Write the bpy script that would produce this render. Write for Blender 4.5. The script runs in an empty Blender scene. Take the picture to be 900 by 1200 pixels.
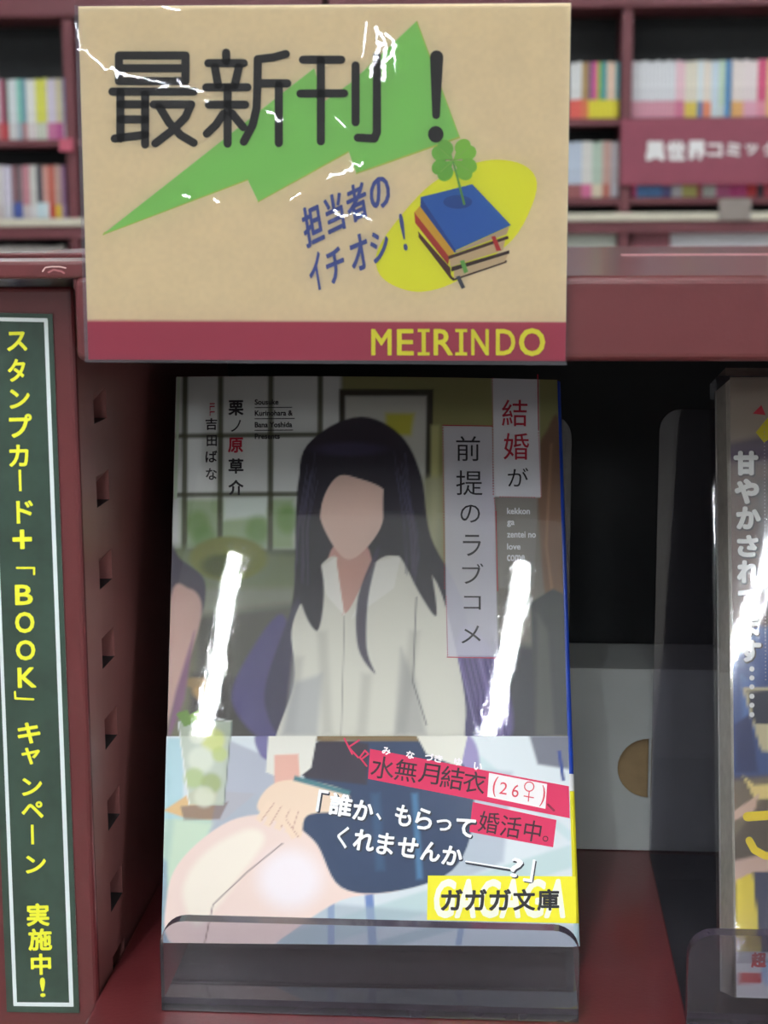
import bpy, bmesh, math, random
import numpy as np
from mathutils import Vector, Matrix
random.seed(7)
SC = bpy.context.scene
COL = SC.collection
# ------------------------------------------------------------------ camera
F = 1950.0                       # focal length in pixels of the 900x1200 frame
PITCH, YAW, ROLL = math.radians(9.75), math.radians(4.3), math.radians(-0.3)
H = 1.30
cam_data = bpy.data.cameras.new('camera')
cam = bpy.data.objects.new('camera', cam_data); COL.objects.link(cam)
cam_data.sensor_fit = 'VERTICAL'; cam_data.sensor_height = 36.0
cam_data.lens = 36.0 * F / 1200.0
cam_data.clip_start = 0.02; cam_data.clip_end = 60
MW = Matrix.Translation((0, 0, H)) @ (Matrix.Rotation(YAW, 4, 'Z') @ Matrix.Rotation(math.pi/2 - PITCH, 4, 'X') @ Matrix.Rotation(ROLL, 4, 'Z'))
cam.matrix_world = MW
cam_data.dof.use_dof = True; cam_data.dof.focus_distance = 0.42; cam_data.dof.aperture_fstop = 29
SC.camera = cam
# ------------------------------------------------------------------ world, exposure
w = bpy.data.worlds.new('world'); SC.world = w; w.use_nodes = True
w.node_tree.nodes['Background'].inputs[0].default_value = (0.92, 0.95, 1.0, 1)
w.node_tree.nodes['Background'].inputs[1].default_value = 0.42
vs = SC.view_settings; vs.view_transform = 'Standard'; vs.look = 'None'; vs.gamma = 1; vs.use_curve_mapping = False
vs.exposure = 0.34

# ------------------------------------------------------------------ helpers
C0 = np.array([0, 0, H]); RM = np.array(MW.to_3x3())
def ray(px, py): return RM @ np.array([(px-450)/F, (600-py)/F, -1.0])
def PY(px, py, Y):
    d = ray(px, py); return C0 + d*(Y/d[1])
def PZ(px, py, Z):
    d = ray(px, py); return C0 + d*((Z-H)/d[2])
def PX(px, py, X):
    d = ray(px, py); return C0 + d*(X/d[0])
def lin(c):
    c = np.asarray(c, float)/255.0
    return np.where(c <= .04045, c/12.92, ((c+.055)/1.055)**2.4)

MATS = {}
def mat(name, rgb, rough=.5, metal=0, coat=0, coat_rough=.1, var=.06, vscale=30, bump=0, bscale=200, emit=0, spec=.5):
    if name in MATS: return MATS[name]
    m = bpy.data.materials.new(name); m.use_nodes = True; nt = m.node_tree; b = nt.nodes['Principled BSDF']
    c = lin(rgb)
    tc = nt.nodes.new('ShaderNodeTexCoord'); n = nt.nodes.new('ShaderNodeTexNoise'); n.inputs['Scale'].default_value = vscale; n.inputs['Detail'].default_value = 4
    nt.links.new(tc.outputs['Object'], n.inputs['Vector'])
    r = nt.nodes.new('ShaderNodeValToRGB')
    r.color_ramp.elements[0].position = .3; r.color_ramp.elements[1].position = .7
    r.color_ramp.elements[0].color = (*(c*(1-var)), 1); r.color_ramp.elements[1].color = (*np.minimum(c*(1+var), 1), 1)
    nt.links.new(n.outputs['Fac'], r.inputs['Fac']); nt.links.new(r.outputs['Color'], b.inputs['Base Color'])
    b.inputs['Roughness'].default_value = rough; b.inputs['Metallic'].default_value = metal
    b.inputs['Coat Weight'].default_value = coat; b.inputs['Coat Roughness'].default_value = coat_rough
    b.inputs['Specular IOR Level'].default_value = spec
    if bump:
        n2 = nt.nodes.new('ShaderNodeTexNoise'); n2.inputs['Scale'].default_value = bscale; n2.inputs['Detail'].default_value = 3
        nt.links.new(tc.outputs['Object'], n2.inputs['Vector'])
        bp = nt.nodes.new('ShaderNodeBump'); bp.inputs['Strength'].default_value = bump; bp.inputs['Distance'].default_value = .001
        nt.links.new(n2.outputs['Fac'], bp.inputs['Height']); nt.links.new(bp.outputs['Normal'], b.inputs['Normal'])
    if emit:
        b.inputs['Emission Color'].default_value = (*c, 1); b.inputs['Emission Strength'].default_value = emit
    MATS[name] = m; return m

def clear_mat(name, tint=(.97, .97, .98), ior=1.45, rough=.04, bump=0, bscale=90, bdist=.001, stretch=(1, 1, 1), refl=1.0, wear=0, masks=None):
    """thin clear plastic sheet: tinted see-through plus a fresnel gloss"""
    if name in MATS: return MATS[name]
    m = bpy.data.materials.new(name); m.use_nodes = True; nt = m.node_tree; nt.nodes.clear()
    L = nt.links.new; N = nt.nodes.new
    out = N('ShaderNodeOutputMaterial'); mix = N('ShaderNodeMixShader'); tr = N('ShaderNodeBsdfTransparent'); gl = N('ShaderNodeBsdfGlossy'); fr = N('ShaderNodeFresnel')
    tr.inputs['Color'].default_value = (*tint, 1); gl.inputs['Roughness'].default_value = rough; gl.inputs['Color'].default_value = (refl, refl, refl, 1)
    fr.inputs['IOR'].default_value = ior
    L(fr.outputs[0], mix.inputs[0]); L(tr.outputs[0], mix.inputs[1]); L(gl.outputs[0], mix.inputs[2])
    last = mix.outputs[0]
    tc = N('ShaderNodeTexCoord')
    if bump:
        mp = N('ShaderNodeMapping'); mp.inputs['Scale'].default_value = stretch
        n = N('ShaderNodeTexNoise'); n.inputs['Scale'].default_value = bscale; n.inputs['Detail'].default_value = 3
        L(tc.outputs['Object'], mp.inputs['Vector']); L(mp.outputs[0], n.inputs['Vector'])
        bp = N('ShaderNodeBump'); bp.inputs['Strength'].default_value = 1; bp.inputs['Distance'].default_value = bdist
        h = n.outputs['Fac']
        if masks:
            # creased patches of film: (x, z, radius x, radius z) in object space
            tot = None
            for (mx, mz, rx, rz, amp) in masks:
                s = N('ShaderNodeSeparateXYZ'); L(tc.outputs['Object'], s.inputs[0])
                def mth(op, a, b=None):
                    q = N('ShaderNodeMath'); q.operation = op
                    if hasattr(a, 'links'): L(a, q.inputs[0])
                    else: q.inputs[0].default_value = a
                    if b is not None:
                        if hasattr(b, 'links'): L(b, q.inputs[1])
                        else: q.inputs[1].default_value = b
                    return q.outputs[0]
                dx = mth('DIVIDE', mth('SUBTRACT', s.outputs[0], mx), rx); dz = mth('DIVIDE', mth('SUBTRACT', s.outputs[2], mz), rz)
                r2 = mth('ADD', mth('MULTIPLY', dx, dx), mth('MULTIPLY', dz, dz))
                k = mth('MULTIPLY', mth('MAXIMUM', mth('SUBTRACT', 1.0, r2), 0.0), amp)
                tot = k if tot is None else mth('ADD', tot, k)
            n3 = N('ShaderNodeTexNoise'); n3.inputs['Scale'].default_value = 260; n3.inputs['Detail'].default_value = 2; n3.inputs['Distortion'].default_value = 1.2
            mp3 = N('ShaderNodeMapping'); mp3.inputs['Scale'].default_value = (1.6, 1, .6); L(tc.outputs['Object'], mp3.inputs['Vector'])
            L(mp3.outputs[0], n3.inputs['Vector'])
            q = mth('MULTIPLY', tot, n3.outputs['Fac']); h = mth('ADD', q, n.outputs['Fac'])
        L(h, bp.inputs['Height']); L(bp.outputs['Normal'], gl.inputs['Normal']); L(bp.outputs['Normal'], fr.inputs['Normal'])
    if wear:
        df = N('ShaderNodeBsdfDiffuse'); df.inputs['Color'].default_value = (.62, .6, .68, 1)
        m2 = N('ShaderNodeMixShader'); m2.inputs[0].default_value = wear
        n5 = N('ShaderNodeTexNoise'); n5.inputs['Scale'].default_value = 25; n5.inputs['Detail'].default_value = 6; L(tc.outputs['Object'], n5.inputs['Vector'])
        ml = N('ShaderNodeMath'); ml.operation = 'MULTIPLY'; L(n5.outputs['Fac'], ml.inputs[0]); ml.inputs[1].default_value = wear*2
        L(ml.outputs[0], m2.inputs[0]); L(last, m2.inputs[1]); L(df.outputs[0], m2.inputs[2]); last = m2.outputs[0]
    L(last, out.inputs[0]); MATS[name] = m; return m

def ink_mat(name='printed_ink', rough=.5, coat=0):
    if name in MATS: return MATS[name]
    m = bpy.data.materials.new(name); m.use_nodes = True; nt = m.node_tree; b = nt.nodes['Principled BSDF']
    a = nt.nodes.new('ShaderNodeAttribute'); a.attribute_name = 'Col'
    nt.links.new(a.outputs['Color'], b.inputs['Base Color']); b.inputs['Roughness'].default_value = rough
    b.inputs['Coat Weight'].default_value = coat; b.inputs['Coat Roughness'].default_value = .12; b.inputs['Specular IOR Level'].default_value = .3
    MATS[name] = m; return m

def link(name, me, mats, parent=None):
    o = bpy.data.objects.new(name, me); COL.objects.link(o)
    for m in (mats if isinstance(mats, (list, tuple)) else [mats]): me.materials.append(m)
    if parent:
        o.parent = parent; o.matrix_parent_inverse = parent.matrix_world.inverted()
    return o
def tag(o, label=None, cat=None, group=None, kind=None):
    if label: o['label'] = label
    if cat: o['category'] = cat
    if group: o['group'] = group
    if kind: o['kind'] = kind
    return o
def empty(name, loc, label=None, cat=None, group=None, kind=None):
    o = bpy.data.objects.new(name, None); COL.objects.link(o); o.location = loc; o.empty_display_size = .02
    o.matrix_world = Matrix.Translation(loc)
    return tag(o, label, cat, group, kind)
def from_bm(name, bm, mats, parent=None, smooth=False, recalc=True):
    if recalc: bmesh.ops.recalc_face_normals(bm, faces=bm.faces)
    me = bpy.data.meshes.new(name); bm.to_mesh(me); bm.free()
    if smooth:
        for p in me.polygons: p.use_smooth = True
    return link(name, me, mats, parent)
def bx(bm, p0, p1, bev=0, seg=2, mi=0):
    p0, p1 = np.minimum(p0, p1), np.maximum(p0, p1)
    r = bmesh.ops.create_cube(bm, size=1); vs_ = r['verts']
    for v in vs_: v.co = Vector([p0[i] + (v.co[i]+.5)*(p1[i]-p0[i]) for i in range(3)])
    fs = {f for v in vs_ for f in v.link_faces}
    for f in fs: f.material_index = mi
    if bev:
        es = {e for v in vs_ for e in v.link_edges}
        bmesh.ops.bevel(bm, geom=list(es), offset=bev, segments=seg, affect='EDGES', profile=.5, material=-1)
def box(name, p0, p1, m, parent=None, bev=0, seg=2):
    bm = bmesh.new(); bx(bm, p0, p1, bev, seg); return from_bm(name, bm, m, parent)
def plate(name, pts, thick, m_face, m_edge, parent=None, bev=0):
    """solid plate: world outline pts (planar loop), pushed back by vector thick; faces and rim get their own material"""
    bm = bmesh.new(); t = Vector(thick)
    a = [bm.verts.new(Vector(p)) for p in pts]; b = [bm.verts.new(Vector(p)+t) for p in pts]
    bm.faces.new(a); bm.faces.new(list(reversed(b)))
    n = len(pts)
    for i in range(n):
        f = bm.faces.new([a[i], b[i], b[(i+1) % n], a[(i+1) % n]]); f.material_index = 1
    return from_bm(name, bm, [m_face, m_edge], parent)

# ---- glyphs -----------------------------------------------------------
_g = {}
def glyph(ch, bold=0.0):
    k = (ch, bold)
    if k in _g: return _g[k]
    c = bpy.data.curves.new('lettering', 'FONT'); c.body = ch; c.size = 1; c.offset = bold; c.resolution_u = 3
    o = bpy.data.objects.new('lettering', c); COL.objects.link(o)
    dg = bpy.context.evaluated_depsgraph_get(); me = bpy.data.meshes.new_from_object(o.evaluated_get(dg))
    co = np.array([v.co[:2] for v in me.vertices]) if len(me.vertices) else np.zeros((1, 2))
    fs = [tuple(p.vertices) for p in me.polygons]
    bpy.data.objects.remove(o); bpy.data.curves.remove(c); bpy.data.meshes.remove(me)
    lo, hi = co.min(0), co.max(0); hi = np.maximum(hi, lo+1e-4)
    _g[k] = (((co-lo)/(hi-lo)-.5), fs, (hi-lo)); return _g[k]

class Print:
    """flat ink shapes authored in pixels of the photograph and laid on a surface function surf(px,py,lift)"""
    def __init__(s): s.v = []; s.f = []; s.c = []; s.l = []
    def add(s, pts, faces, rgb, lift=0):
        b = len(s.v); s.v += [tuple(p) for p in pts]; s.l += [lift]*len(pts); c = tuple(lin(rgb))
        for f in faces: s.f.append(tuple(b+i for i in f)); s.c.append(c)
    def text(s, ch, cx, cy, wd, ht, rgb, bold=0.0, rot=0, shear=(0, 0), lift=0):
        co, fs, _ = glyph(ch); rad = max(0, bold)*max(min(wd, ht), 12 if len(ch) == 1 else 0)*1.15 if len(ch) == 1 else (.3 if bold else .12)
        wd = max(wd-2*rad, .6*wd if wd > 8 else .3); ht = max(ht-2*rad, .5*ht)
        if ch == '|': rad = 0; wd, ht = wd+.6, ht
        ux, uy = co[:, 0]*wd, -co[:, 1]*ht
        x = ux + shear[0]*uy; y = uy + shear[1]*ux
        c, q = math.cos(math.radians(rot)), math.sin(math.radians(rot))
        P = np.stack([cx + c*x - q*y, cy + q*x + c*y], 1)
        # heavier weights: the outline swept round a small circle
        k = 0 if rad < .12 else (6 if rad < .7 else 10)
        s.add(P, fs, rgb, lift)
        for i in range(k):
            t = 2*math.pi*(i+.5)/k; s.add(P + rad*np.array([math.cos(t), math.sin(t)]), fs, rgb, lift-(i+1)*4e-7)
    def poly(s, pts, rgb, lift=0): s.add(pts, [tuple(range(len(pts)))], rgb, lift)
    def disc(s, cx, cy, rx, ry, rgb, rot=0, n=28, lift=0):
        a = np.linspace(0, 2*math.pi, n, endpoint=False); c, q = math.cos(math.radians(rot)), math.sin(math.radians(rot))
        x, y = rx*np.cos(a), ry*np.sin(a); s.poly(np.stack([cx+c*x-q*y, cy+q*x+c*y], 1), rgb, lift)
    def stroke(s, pts, wd, rgb, w2=None, lift=0):
        """round-ended stroke; each segment a capsule, optionally tapering to w2"""
        pts = [np.array(p, float) for p in pts]; n = len(pts)-1; w2 = wd if w2 is None else w2
        for i in range(n):
            a, b = pts[i], pts[i+1]; ra = (wd + (w2-wd)*i/n)/2; rb = (wd + (w2-wd)*(i+1)/n)/2
            d = b-a; th = math.atan2(d[1], d[0]); P = []
            for k in range(7): t = th + math.pi/2 + math.pi*k/6; P.append(a + ra*np.array([math.cos(t), math.sin(t)]))
            for k in range(7): t = th - math.pi/2 + math.pi*k/6; P.append(b + rb*np.array([math.cos(t), math.sin(t)]))
            s.add(P, [tuple(range(14))], rgb, lift + i*2e-6)
    def build(s, name, surf, parent, m=None, lift=0):
        V = [tuple(surf(p[0], p[1], lift+l)) for p, l in zip(s.v, s.l)]
        me = bpy.data.meshes.new(name); me.from_pydata(V, [], s.f)
        a = me.color_attributes.new('Col', 'FLOAT_COLOR', 'CORNER'); arr = []
        for p, c in zip(me.polygons, s.c): arr += [(*c, 1)]*len(p.vertices)
        a.data.foreach_set('color', np.array(arr, np.float32).ravel())
        return link(name, me, m or ink_mat(), parent)

def smooth_poly(P, n=6):
    P = np.array(P, float); out = []; k = len(P)
    for i in range(k):
        a, b, c, d = P[i-1], P[i], P[(i+1) % k], P[(i+2) % k]
        for t in np.linspace(0, 1, n, endpoint=False):
            out.append(.5*((2*b)+(c-a)*t+(2*a-5*b+4*c-d)*t*t+(3*b-a-3*c+d)*t**3))
    return np.array(out)
class Paint:
    """a sheet of printed paper: fine vertex grid whose colours are laid down shape by shape"""
    def __init__(s, quad, nx, ny, base):
        q = [np.array(p, float) for p in quad]   # TL TR BR BL
        U, V = np.meshgrid(np.linspace(0, 1, nx), np.linspace(0, 1, ny)); U = U[..., None]; V = V[..., None]
        s.xy = (1-V)*((1-U)*q[0]+U*q[1]) + V*((1-U)*q[3]+U*q[2]); s.nx, s.ny = nx, ny
        s.c = np.ones((ny, nx, 3))*lin(base)
    def blend(s, m, rgb):
        m = m[..., None]; s.c = s.c*(1-m) + lin(rgb)*m
    def fill(s, P, rgb, soft=1.2, a=1, smooth=False):
        P = smooth_poly(P) if smooth else np.array(P, float)
        X, Y = s.xy[..., 0], s.xy[..., 1]; pad = soft*1.5+2
        sel = (X > P[:, 0].min()-pad) & (X < P[:, 0].max()+pad) & (Y > P[:, 1].min()-pad) & (Y < P[:, 1].max()+pad)
        if not sel.any(): return
        x, y = X[sel], Y[sel]; ins = np.zeros(len(x), bool); d2 = np.full(len(x), 1e9)
        for i in range(len(P)):
            (x0, y0), (x1, y1) = P[i-1], P[i]
            if y0 != y1:
                t = (y-y0)/(y1-y0); ins ^= (((y0 > y) != (y1 > y)) & (x < x0+t*(x1-x0)))
            ex, ey = x1-x0, y1-y0; q = ex*ex+ey*ey+1e-9
            t = np.clip(((x-x0)*ex+(y-y0)*ey)/q, 0, 1); d2 = np.minimum(d2, (x-x0-t*ex)**2+(y-y0-t*ey)**2)
        d = np.sqrt(d2)*np.where(ins, 1, -1); m = np.clip(d/soft+.5, 0, 1); m = m*m*(3-2*m)*a
        M = np.zeros(X.shape); M[sel] = m; s.blend(M, rgb)
    def blob(s, cx, cy, rx, ry, rgb, soft=.5, a=1):
        d = np.sqrt(((s.xy[..., 0]-cx)/rx)**2+((s.xy[..., 1]-cy)/ry)**2); m = np.clip((1-d)/soft+.5, 0, 1); s.blend(m*m*(3-2*m)*a, rgb)
    def line(s, P, wd, rgb, soft=1.2, a=1):
        P = np.array(P, float)
        for i in range(len(P)-1):
            d = P[i+1]-P[i]; n = np.array([-d[1], d[0]])/(np.hypot(*d)+1e-9)*wd/2
            s.fill([P[i]+n, P[i+1]+n, P[i+1]-n, P[i]-n], rgb, soft, a)
    def mottle(s, amp, cell, seed=1):
        r = np.random.RandomState(seed); gy, gx = s.ny//cell+3, s.nx//cell+3; g = r.rand(gy, gx)
        yy, xx = np.mgrid[0:s.ny, 0:s.nx]/cell; y0, x0 = yy.astype(int), xx.astype(int); fy, fx = yy-y0, xx-x0
        v = g[y0, x0]*(1-fy)*(1-fx)+g[y0+1, x0]*fy*(1-fx)+g[y0, x0+1]*(1-fy)*fx+g[y0+1, x0+1]*fy*fx
        s.c *= (1+amp*(v-.5))[..., None]
    def build(s, name, surf, parent, m, lift=0):
        V = [tuple(surf(p[0], p[1], lift)) for p in s.xy.reshape(-1, 2)]
        nx = s.nx; i = np.arange(nx-1); F_ = []
        for j in range(s.ny-1):
            a = j*nx+i; F_ += np.stack([a+nx, a+nx+1, a+1, a], 1).tolist()
        me = bpy.data.meshes.new(name); me.from_pydata(V, [], F_)
        at = me.color_attributes.new('Col', 'FLOAT_COLOR', 'POINT')
        at.data.foreach_set('color', np.concatenate([s.c.reshape(-1, 3), np.ones((len(V), 1))], 1).astype(np.float32).ravel())
        for p in me.polygons: p.use_smooth = True
        return link(name, me, m, parent)

# ------------------------------------------------------------------ materials
MAROON = mat('maroon_enamel', (88, 33, 36), .42, var=.05, vscale=12, coat=.5, coat_rough=.12, bump=.05, bscale=900, spec=.35)
MAROON_SIDE = mat('maroon_side_sheen', (136, 86, 84), .38, var=.1, vscale=14, coat=.6, coat_rough=.25)  # maroon enamel lightened: reflected sheen of the inner side put into the colour
MAROON_FAR = mat('maroon_enamel_far', (100, 50, 56), .5, var=.05)
DARKBACK = mat('black_back_panel', (24, 28, 31), .6, var=.2)
WALLM = mat('painted_wall', (214, 212, 205), .8); FLOORM = mat('vinyl_floor', (178, 172, 160), .35, bump=.05, bscale=20)
CEILM = mat('ceiling_board', (228, 228, 224), .9)
LAMPW = mat('lamp_housing', (235, 235, 235), .5)
TUBE = mat('tube_glow', (244, 250, 255), .5, var=0, emit=135)
TUBE2 = mat('slim_tube_glow', (244, 250, 255), .5, var=0, emit=420)
PAPER = mat('page_paper', (205, 203, 192), .8, var=.1, vscale=400)
PAPERW = mat('white_paper', (225, 225, 222), .7)
ACRYL = clear_mat('clear_acrylic', (.80, .79, .83), ior=1.5, rough=.03, wear=.02)
ACRYL_EDGE = mat('acrylic_edge', (66, 58, 70), .25, var=.3, vscale=120, coat=.4)
FILM = clear_mat('glossy_wrap', (.96, .96, .97), ior=1.5, rough=.012, bump=1, bscale=900, bdist=.000006, stretch=(1, 1, .5))

# ------------------------------------------------------------------ room
def struct(name, p0, p1, m):
    return tag(box(name, p0, p1, m), kind='structure')
struct('floor', (-6, -13, -.1), (6, 7.4, 0), FLOORM)
struct('ceiling', (-6, -13, 2.86), (6, 7.4, 2.96), CEILM)
struct('wall_back', (-6, 7.3, 0), (6, 7.4, 2.86), WALLM)

# ceiling lights: twin-tube battens running down the shop
LAMP_TURN = -8.5
def ceiling_light(x, y, ln, label, gap=.05, tubew=.009, tm=None):
    e = empty('ceiling_light', (x, y, 2.86), label, 'ceiling light', 'tube lights on the ceiling')
    box('housing', (x-gap*.6, y-ln/2, 2.80), (x+gap*.6, y+ln/2, 2.86), LAMPW, e, .008)
    for s in (-1, 1):
        bm = bmesh.new(); r = bmesh.ops.create_cone(bm, cap_ends=True, segments=14, radius1=tubew, radius2=tubew, depth=ln-.06)
        for v in r['verts']: v.co = Vector((x+s*gap, y+v.co.z, 2.775+v.co.y)) if False else Vector((x+s*gap+v.co.x, y+v.co.z, 2.78+v.co.y))
        from_bm('tube', bm, tm or TUBE, e, smooth=True)
    e.rotation_euler = (0, 0, math.radians(LAMP_TURN))
    return e
ceiling_light(-.66, -2.62, 1.3, 'twin-tube batten light on the ceiling behind the viewer, left one of the near pair', .0085, .0022, TUBE2)
ceiling_light(.27, -2.62, 1.3, 'twin-tube batten light on the ceiling behind the viewer, right one of the near pair', .0085, .0022, TUBE2)
for (lx, ly, lb) in [(-.6, -6.2, 'second row, left'), (.38, -6.2, 'second row, right')]:
    ceiling_light(lx, ly, 1.8, 'twin-tube batten light far behind the viewer, ' + lb, .03)
ceiling_light(-2.6, -1.0, 1.2, 'twin-tube batten light above the left of the aisle')
ceiling_light(2.6, -1.0, 1.2, 'twin-tube batten light above the right of the aisle')
ceiling_light(-.3, -.75, 1.2, 'twin-tube batten light over the near aisle')
ceiling_light(-1.2, 3.4, 1.2, 'twin-tube batten light over the far aisle, left')
ceiling_light(1.2, 3.4, 1.2, 'twin-tube batten light over the far aisle, right')

# ------------------------------------------------------------------ near shelf unit
ZF = H-.183                    # shelf surface the books stand on
YL, YP, YB = .360, .372, .575  # lip front, post front, back panel
XS = PY(101, 760, YP)[0]       # inner side of the post
XR = .42
unit = empty('display_shelf', (0, .6, 0), 'maroon metal display shelf unit with slotted post, holding the two face-out paperbacks', 'shelf')
# post with slotted inner wall
def z_at(px, py, X): return PX(px, py, X)[2]
slots = []
for (x0, y0) in [(110, 482), (114, 580), (117, 676), (119.5, 770), (122, 866), (125, 962), (128, 1058), (131, 1146)]:
    slots.append((PX(x0, y0-22, XS), PX(x0, y0+15, XS)))
YS0 = np.mean([p[0][1] for p in slots]); YS1 = YS0 + .0125
zt0 = H-.0131
def slotted_wall():
    bm = bmesh.new(); z = [0.0]; hole = []
    for a, b in sorted(slots, key=lambda q: q[1][2]): z += [b[2], a[2]]
    z.append(zt0); ys = [YP+.0012, YS0, YS1, YB+.03]
    def q(pts, mi=0):
        f = bm.faces.new([bm.verts.new(p) for p in pts]); f.material_index = mi
    for j in range(len(z)-1):
        for i in range(3):
            if i == 1 and j % 2 == 1:
                d = .007; y0, y1, za, zb = ys[1], ys[2], z[j], z[j+1]
                q([(XS, y0, za), (XS-d, y0, za), (XS-d, y0, zb), (XS, y0, zb)], 0)
                q([(XS, y1, za), (XS-d, y1, za), (XS-d, y1, zb), (XS, y1, zb)], 0)
                q([(XS, y0, za), (XS, y1, za), (XS-d, y1, za), (XS-d, y0, za)], 1)
                q([(XS, y0, zb), (XS, y1, zb), (XS-d, y1, zb), (XS-d, y0, zb)], 0)
                q([(XS-d, y0, za), (XS-d, y1, za), (XS-d, y1, zb), (XS-d, y0, zb)], 1)
                # bent tongue
                zm = za + .42*(zb-za)
                q([(XS-.0002, y0+.0006, zb), (XS-.0002, y1-.0003, zb), (XS-.0042, y1-.0003, zm), (XS-.0035, y0+.0006, zm)], 0)
            else:
                q([(XS, ys[i], z[j]), (XS, ys[i+1], z[j]), (XS, ys[i+1], z[j+1]), (XS, ys[i], z[j+1])])
    bmesh.ops.remove_doubles(bm, verts=bm.verts, dist=1e-6)
    return bm
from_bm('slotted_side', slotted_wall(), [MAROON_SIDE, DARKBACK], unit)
XPL = PY(-150, 700, YP)[0]
bm = bmesh.new(); bx(bm, (XPL, YP, 0), (XS-.0001, YP+.003, zt0), .0012, 3)
bx(bm, (XPL, YP+.002, zt0-.002), (XS-.001, YB+.03, zt0-.0003)); bx(bm, (XPL, YP+.002, 0), (XPL+.002, YB+.03, zt0-.0003))
from_bm('post', bm, MAROON, unit, recalc=True)
box('back_panel', (XS+.0003, YB, 0), (XR, YB+.012, H-.02), DARKBACK, unit)
# shelf the books stand on
bm = bmesh.new(); bx(bm, (XS+.0003, .30, ZF-.012), (XR, YB, ZF), .0008); bx(bm, (XS+.0003, .297, ZF-.03), (XR, .30, ZF-.0006), .0008)
from_bm('shelf_board', bm, MAROON, unit)
box('lower_shelf_board', (XS+.0003, .30, .12), (XR, YB, .135), MAROON, unit)
box('plinth', (XS+.0003, .33, 0), (XR, YB, .12), MAROON, unit)
# overhead board with rounded front lip
zl1 = PY(780, 322.5, YL)[2]; zl0 = PY(780, 424, YL)[2]; XL0 = PY(87, 370, YL)[0]
YT = .86
bm = bmesh.new(); bx(bm, (XL0, YL, zl0), (XR, YL+.004, zl1), .0018, 4)
from_bm('front_lip', bm, MAROON, unit, smooth=False)
bm = bmesh.new(); bx(bm, (PY(102, 320, YL)[0]-.004, YL+.003, zl1-.003), (XR, YT, zl1-.0002), .0004)
from_bm('top_board', bm, MAROON, unit)
box('seam_strip', (PY(728, 300, .6)[0], .60, zl1-.0003), (XR, .602, zl1+.0004), mat('worn_edge', (190, 140, 142), .4), unit)
# thin cap over the post on the left
zc1 = PY(40, 306, YL)[2]; zc0 = PY(40, 327, YL)[2]; XC1 = PY(101, 316, YL)[0]
bm = bmesh.new(); bx(bm, (XPL, YL+.001, zc0), (XC1-.0005, YT+.05, zc1), .0008, 3)
from_bm('post_cap', bm, MAROON, unit)
# chipped paint on the cap
pr = Print()
pr.stroke([(50, 318), (53, 313.5), (60, 312.5), (70, 312.5), (77, 314)], 1.3, (225, 190, 185))
pr.stroke([(57, 319), (63, 316), (72, 318), (75, 320)], 2.2, (150, 92, 95))
pr.build('paint_chip', lambda x, y, l: PY(x, y, YL+.001-.00008-l), unit)
box('cap_ridge', (XPL, .40, zc1-.0002), (XC1-.001, .403, zc1+.0012), MAROON, unit, .0004)
# right hand neighbour post far outside keeps the shelf up
box('end_panel', (XR, YP, 0), (XR+.02, YT, zl1-.004), MAROON, unit, .001)

# ------------------------------------------------------------------ green strip poster
YQ = YP-.0004
ps = empty('strip_poster', tuple(PY(50, 1186, YP)), 'tall narrow dark green laminated poster with yellow Japanese lettering on the maroon post', 'poster')
surf_p = lambda x, y, l=0: PY(x, y, YQ-l)
Q = [(-24, 366), (61.5, 368), (93, 1187), (8, 1186)]
pa = Paint(Q, 30, 240, (46, 66, 56)); pa.mottle(.35, 7, 3); pa.mottle(.18, 2, 5)
pa.build('printed_sheet', surf_p, ps, ink_mat('poster_ink', .45, .5))
q4 = [surf_p(*p, -.0003) for p in Q]
plate('backing', q4, (0, .00008, 0), PAPERW, PAPERW, ps)
pr = Print()
wl = (222, 230, 232)
R = [(53.5, 374.5), (84.5, 1177.5)]
pr.poly([(-18, 371.5), (55.5, 373), (55.7, 377.5), (-18, 376)], wl)
pr.poly([(51.5, 375), (56, 375), (86.3, 1179.5), (81.3, 1179.5)], wl, 1e-5)
pr.poly([(16, 1174.5), (86, 1175), (86.2, 1179.8), (16, 1179)], wl, 2e-5)
pr.poly([(-15.5, 375), (-11.5, 375), (20, 1178), (15.7, 1178)], wl, 1e-5)
yl = (236, 236, 60)
T = [('ス', 20, 400, 24, 23), ('タ', 19.5, 434, 21, 27), ('ン', 23, 467.5, 24, 23), ('プ', 24, 499, 27, 28), ('カ', 22, 534, 23, 26), ('|', 23.5, 563, 3.4, 26),
     ('ド', 29, 600, 20, 27), ('+', 26, 632, 23, 23), ('B', 28, 697, 21, 24), ('O', 29, 729.5, 23, 25), ('O', 30, 762, 23, 24), ('K', 31.5, 794, 22, 24),
     ('キ', 34, 859, 27, 25), ('ャ', 36, 886, 22, 20), ('ン', 37.5, 922, 24, 21), ('ペ', 38, 949, 26, 20), ('|', 38, 978, 3.6, 24), ('ン', 42, 1013, 24, 21),
     ('実', 44.5, 1072, 27, 27), ('施', 47, 1101, 28, 26), ('中', 48, 1130, 24, 25), ('!', 50, 1157, 6.5, 23)]
for ch, x, y, a, b in T: pr.text(ch, x, y, a, b, yl, .032, rot=-1.5)
pr.stroke([(20, 665.5), (40, 665.5), (40, 673)], 2.6, yl); pr.stroke([(17.5, 811), (18, 818.5), (39, 819.5)], 2.6, yl)
pr.build('lettering', surf_p, ps, lift=.00005)

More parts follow.
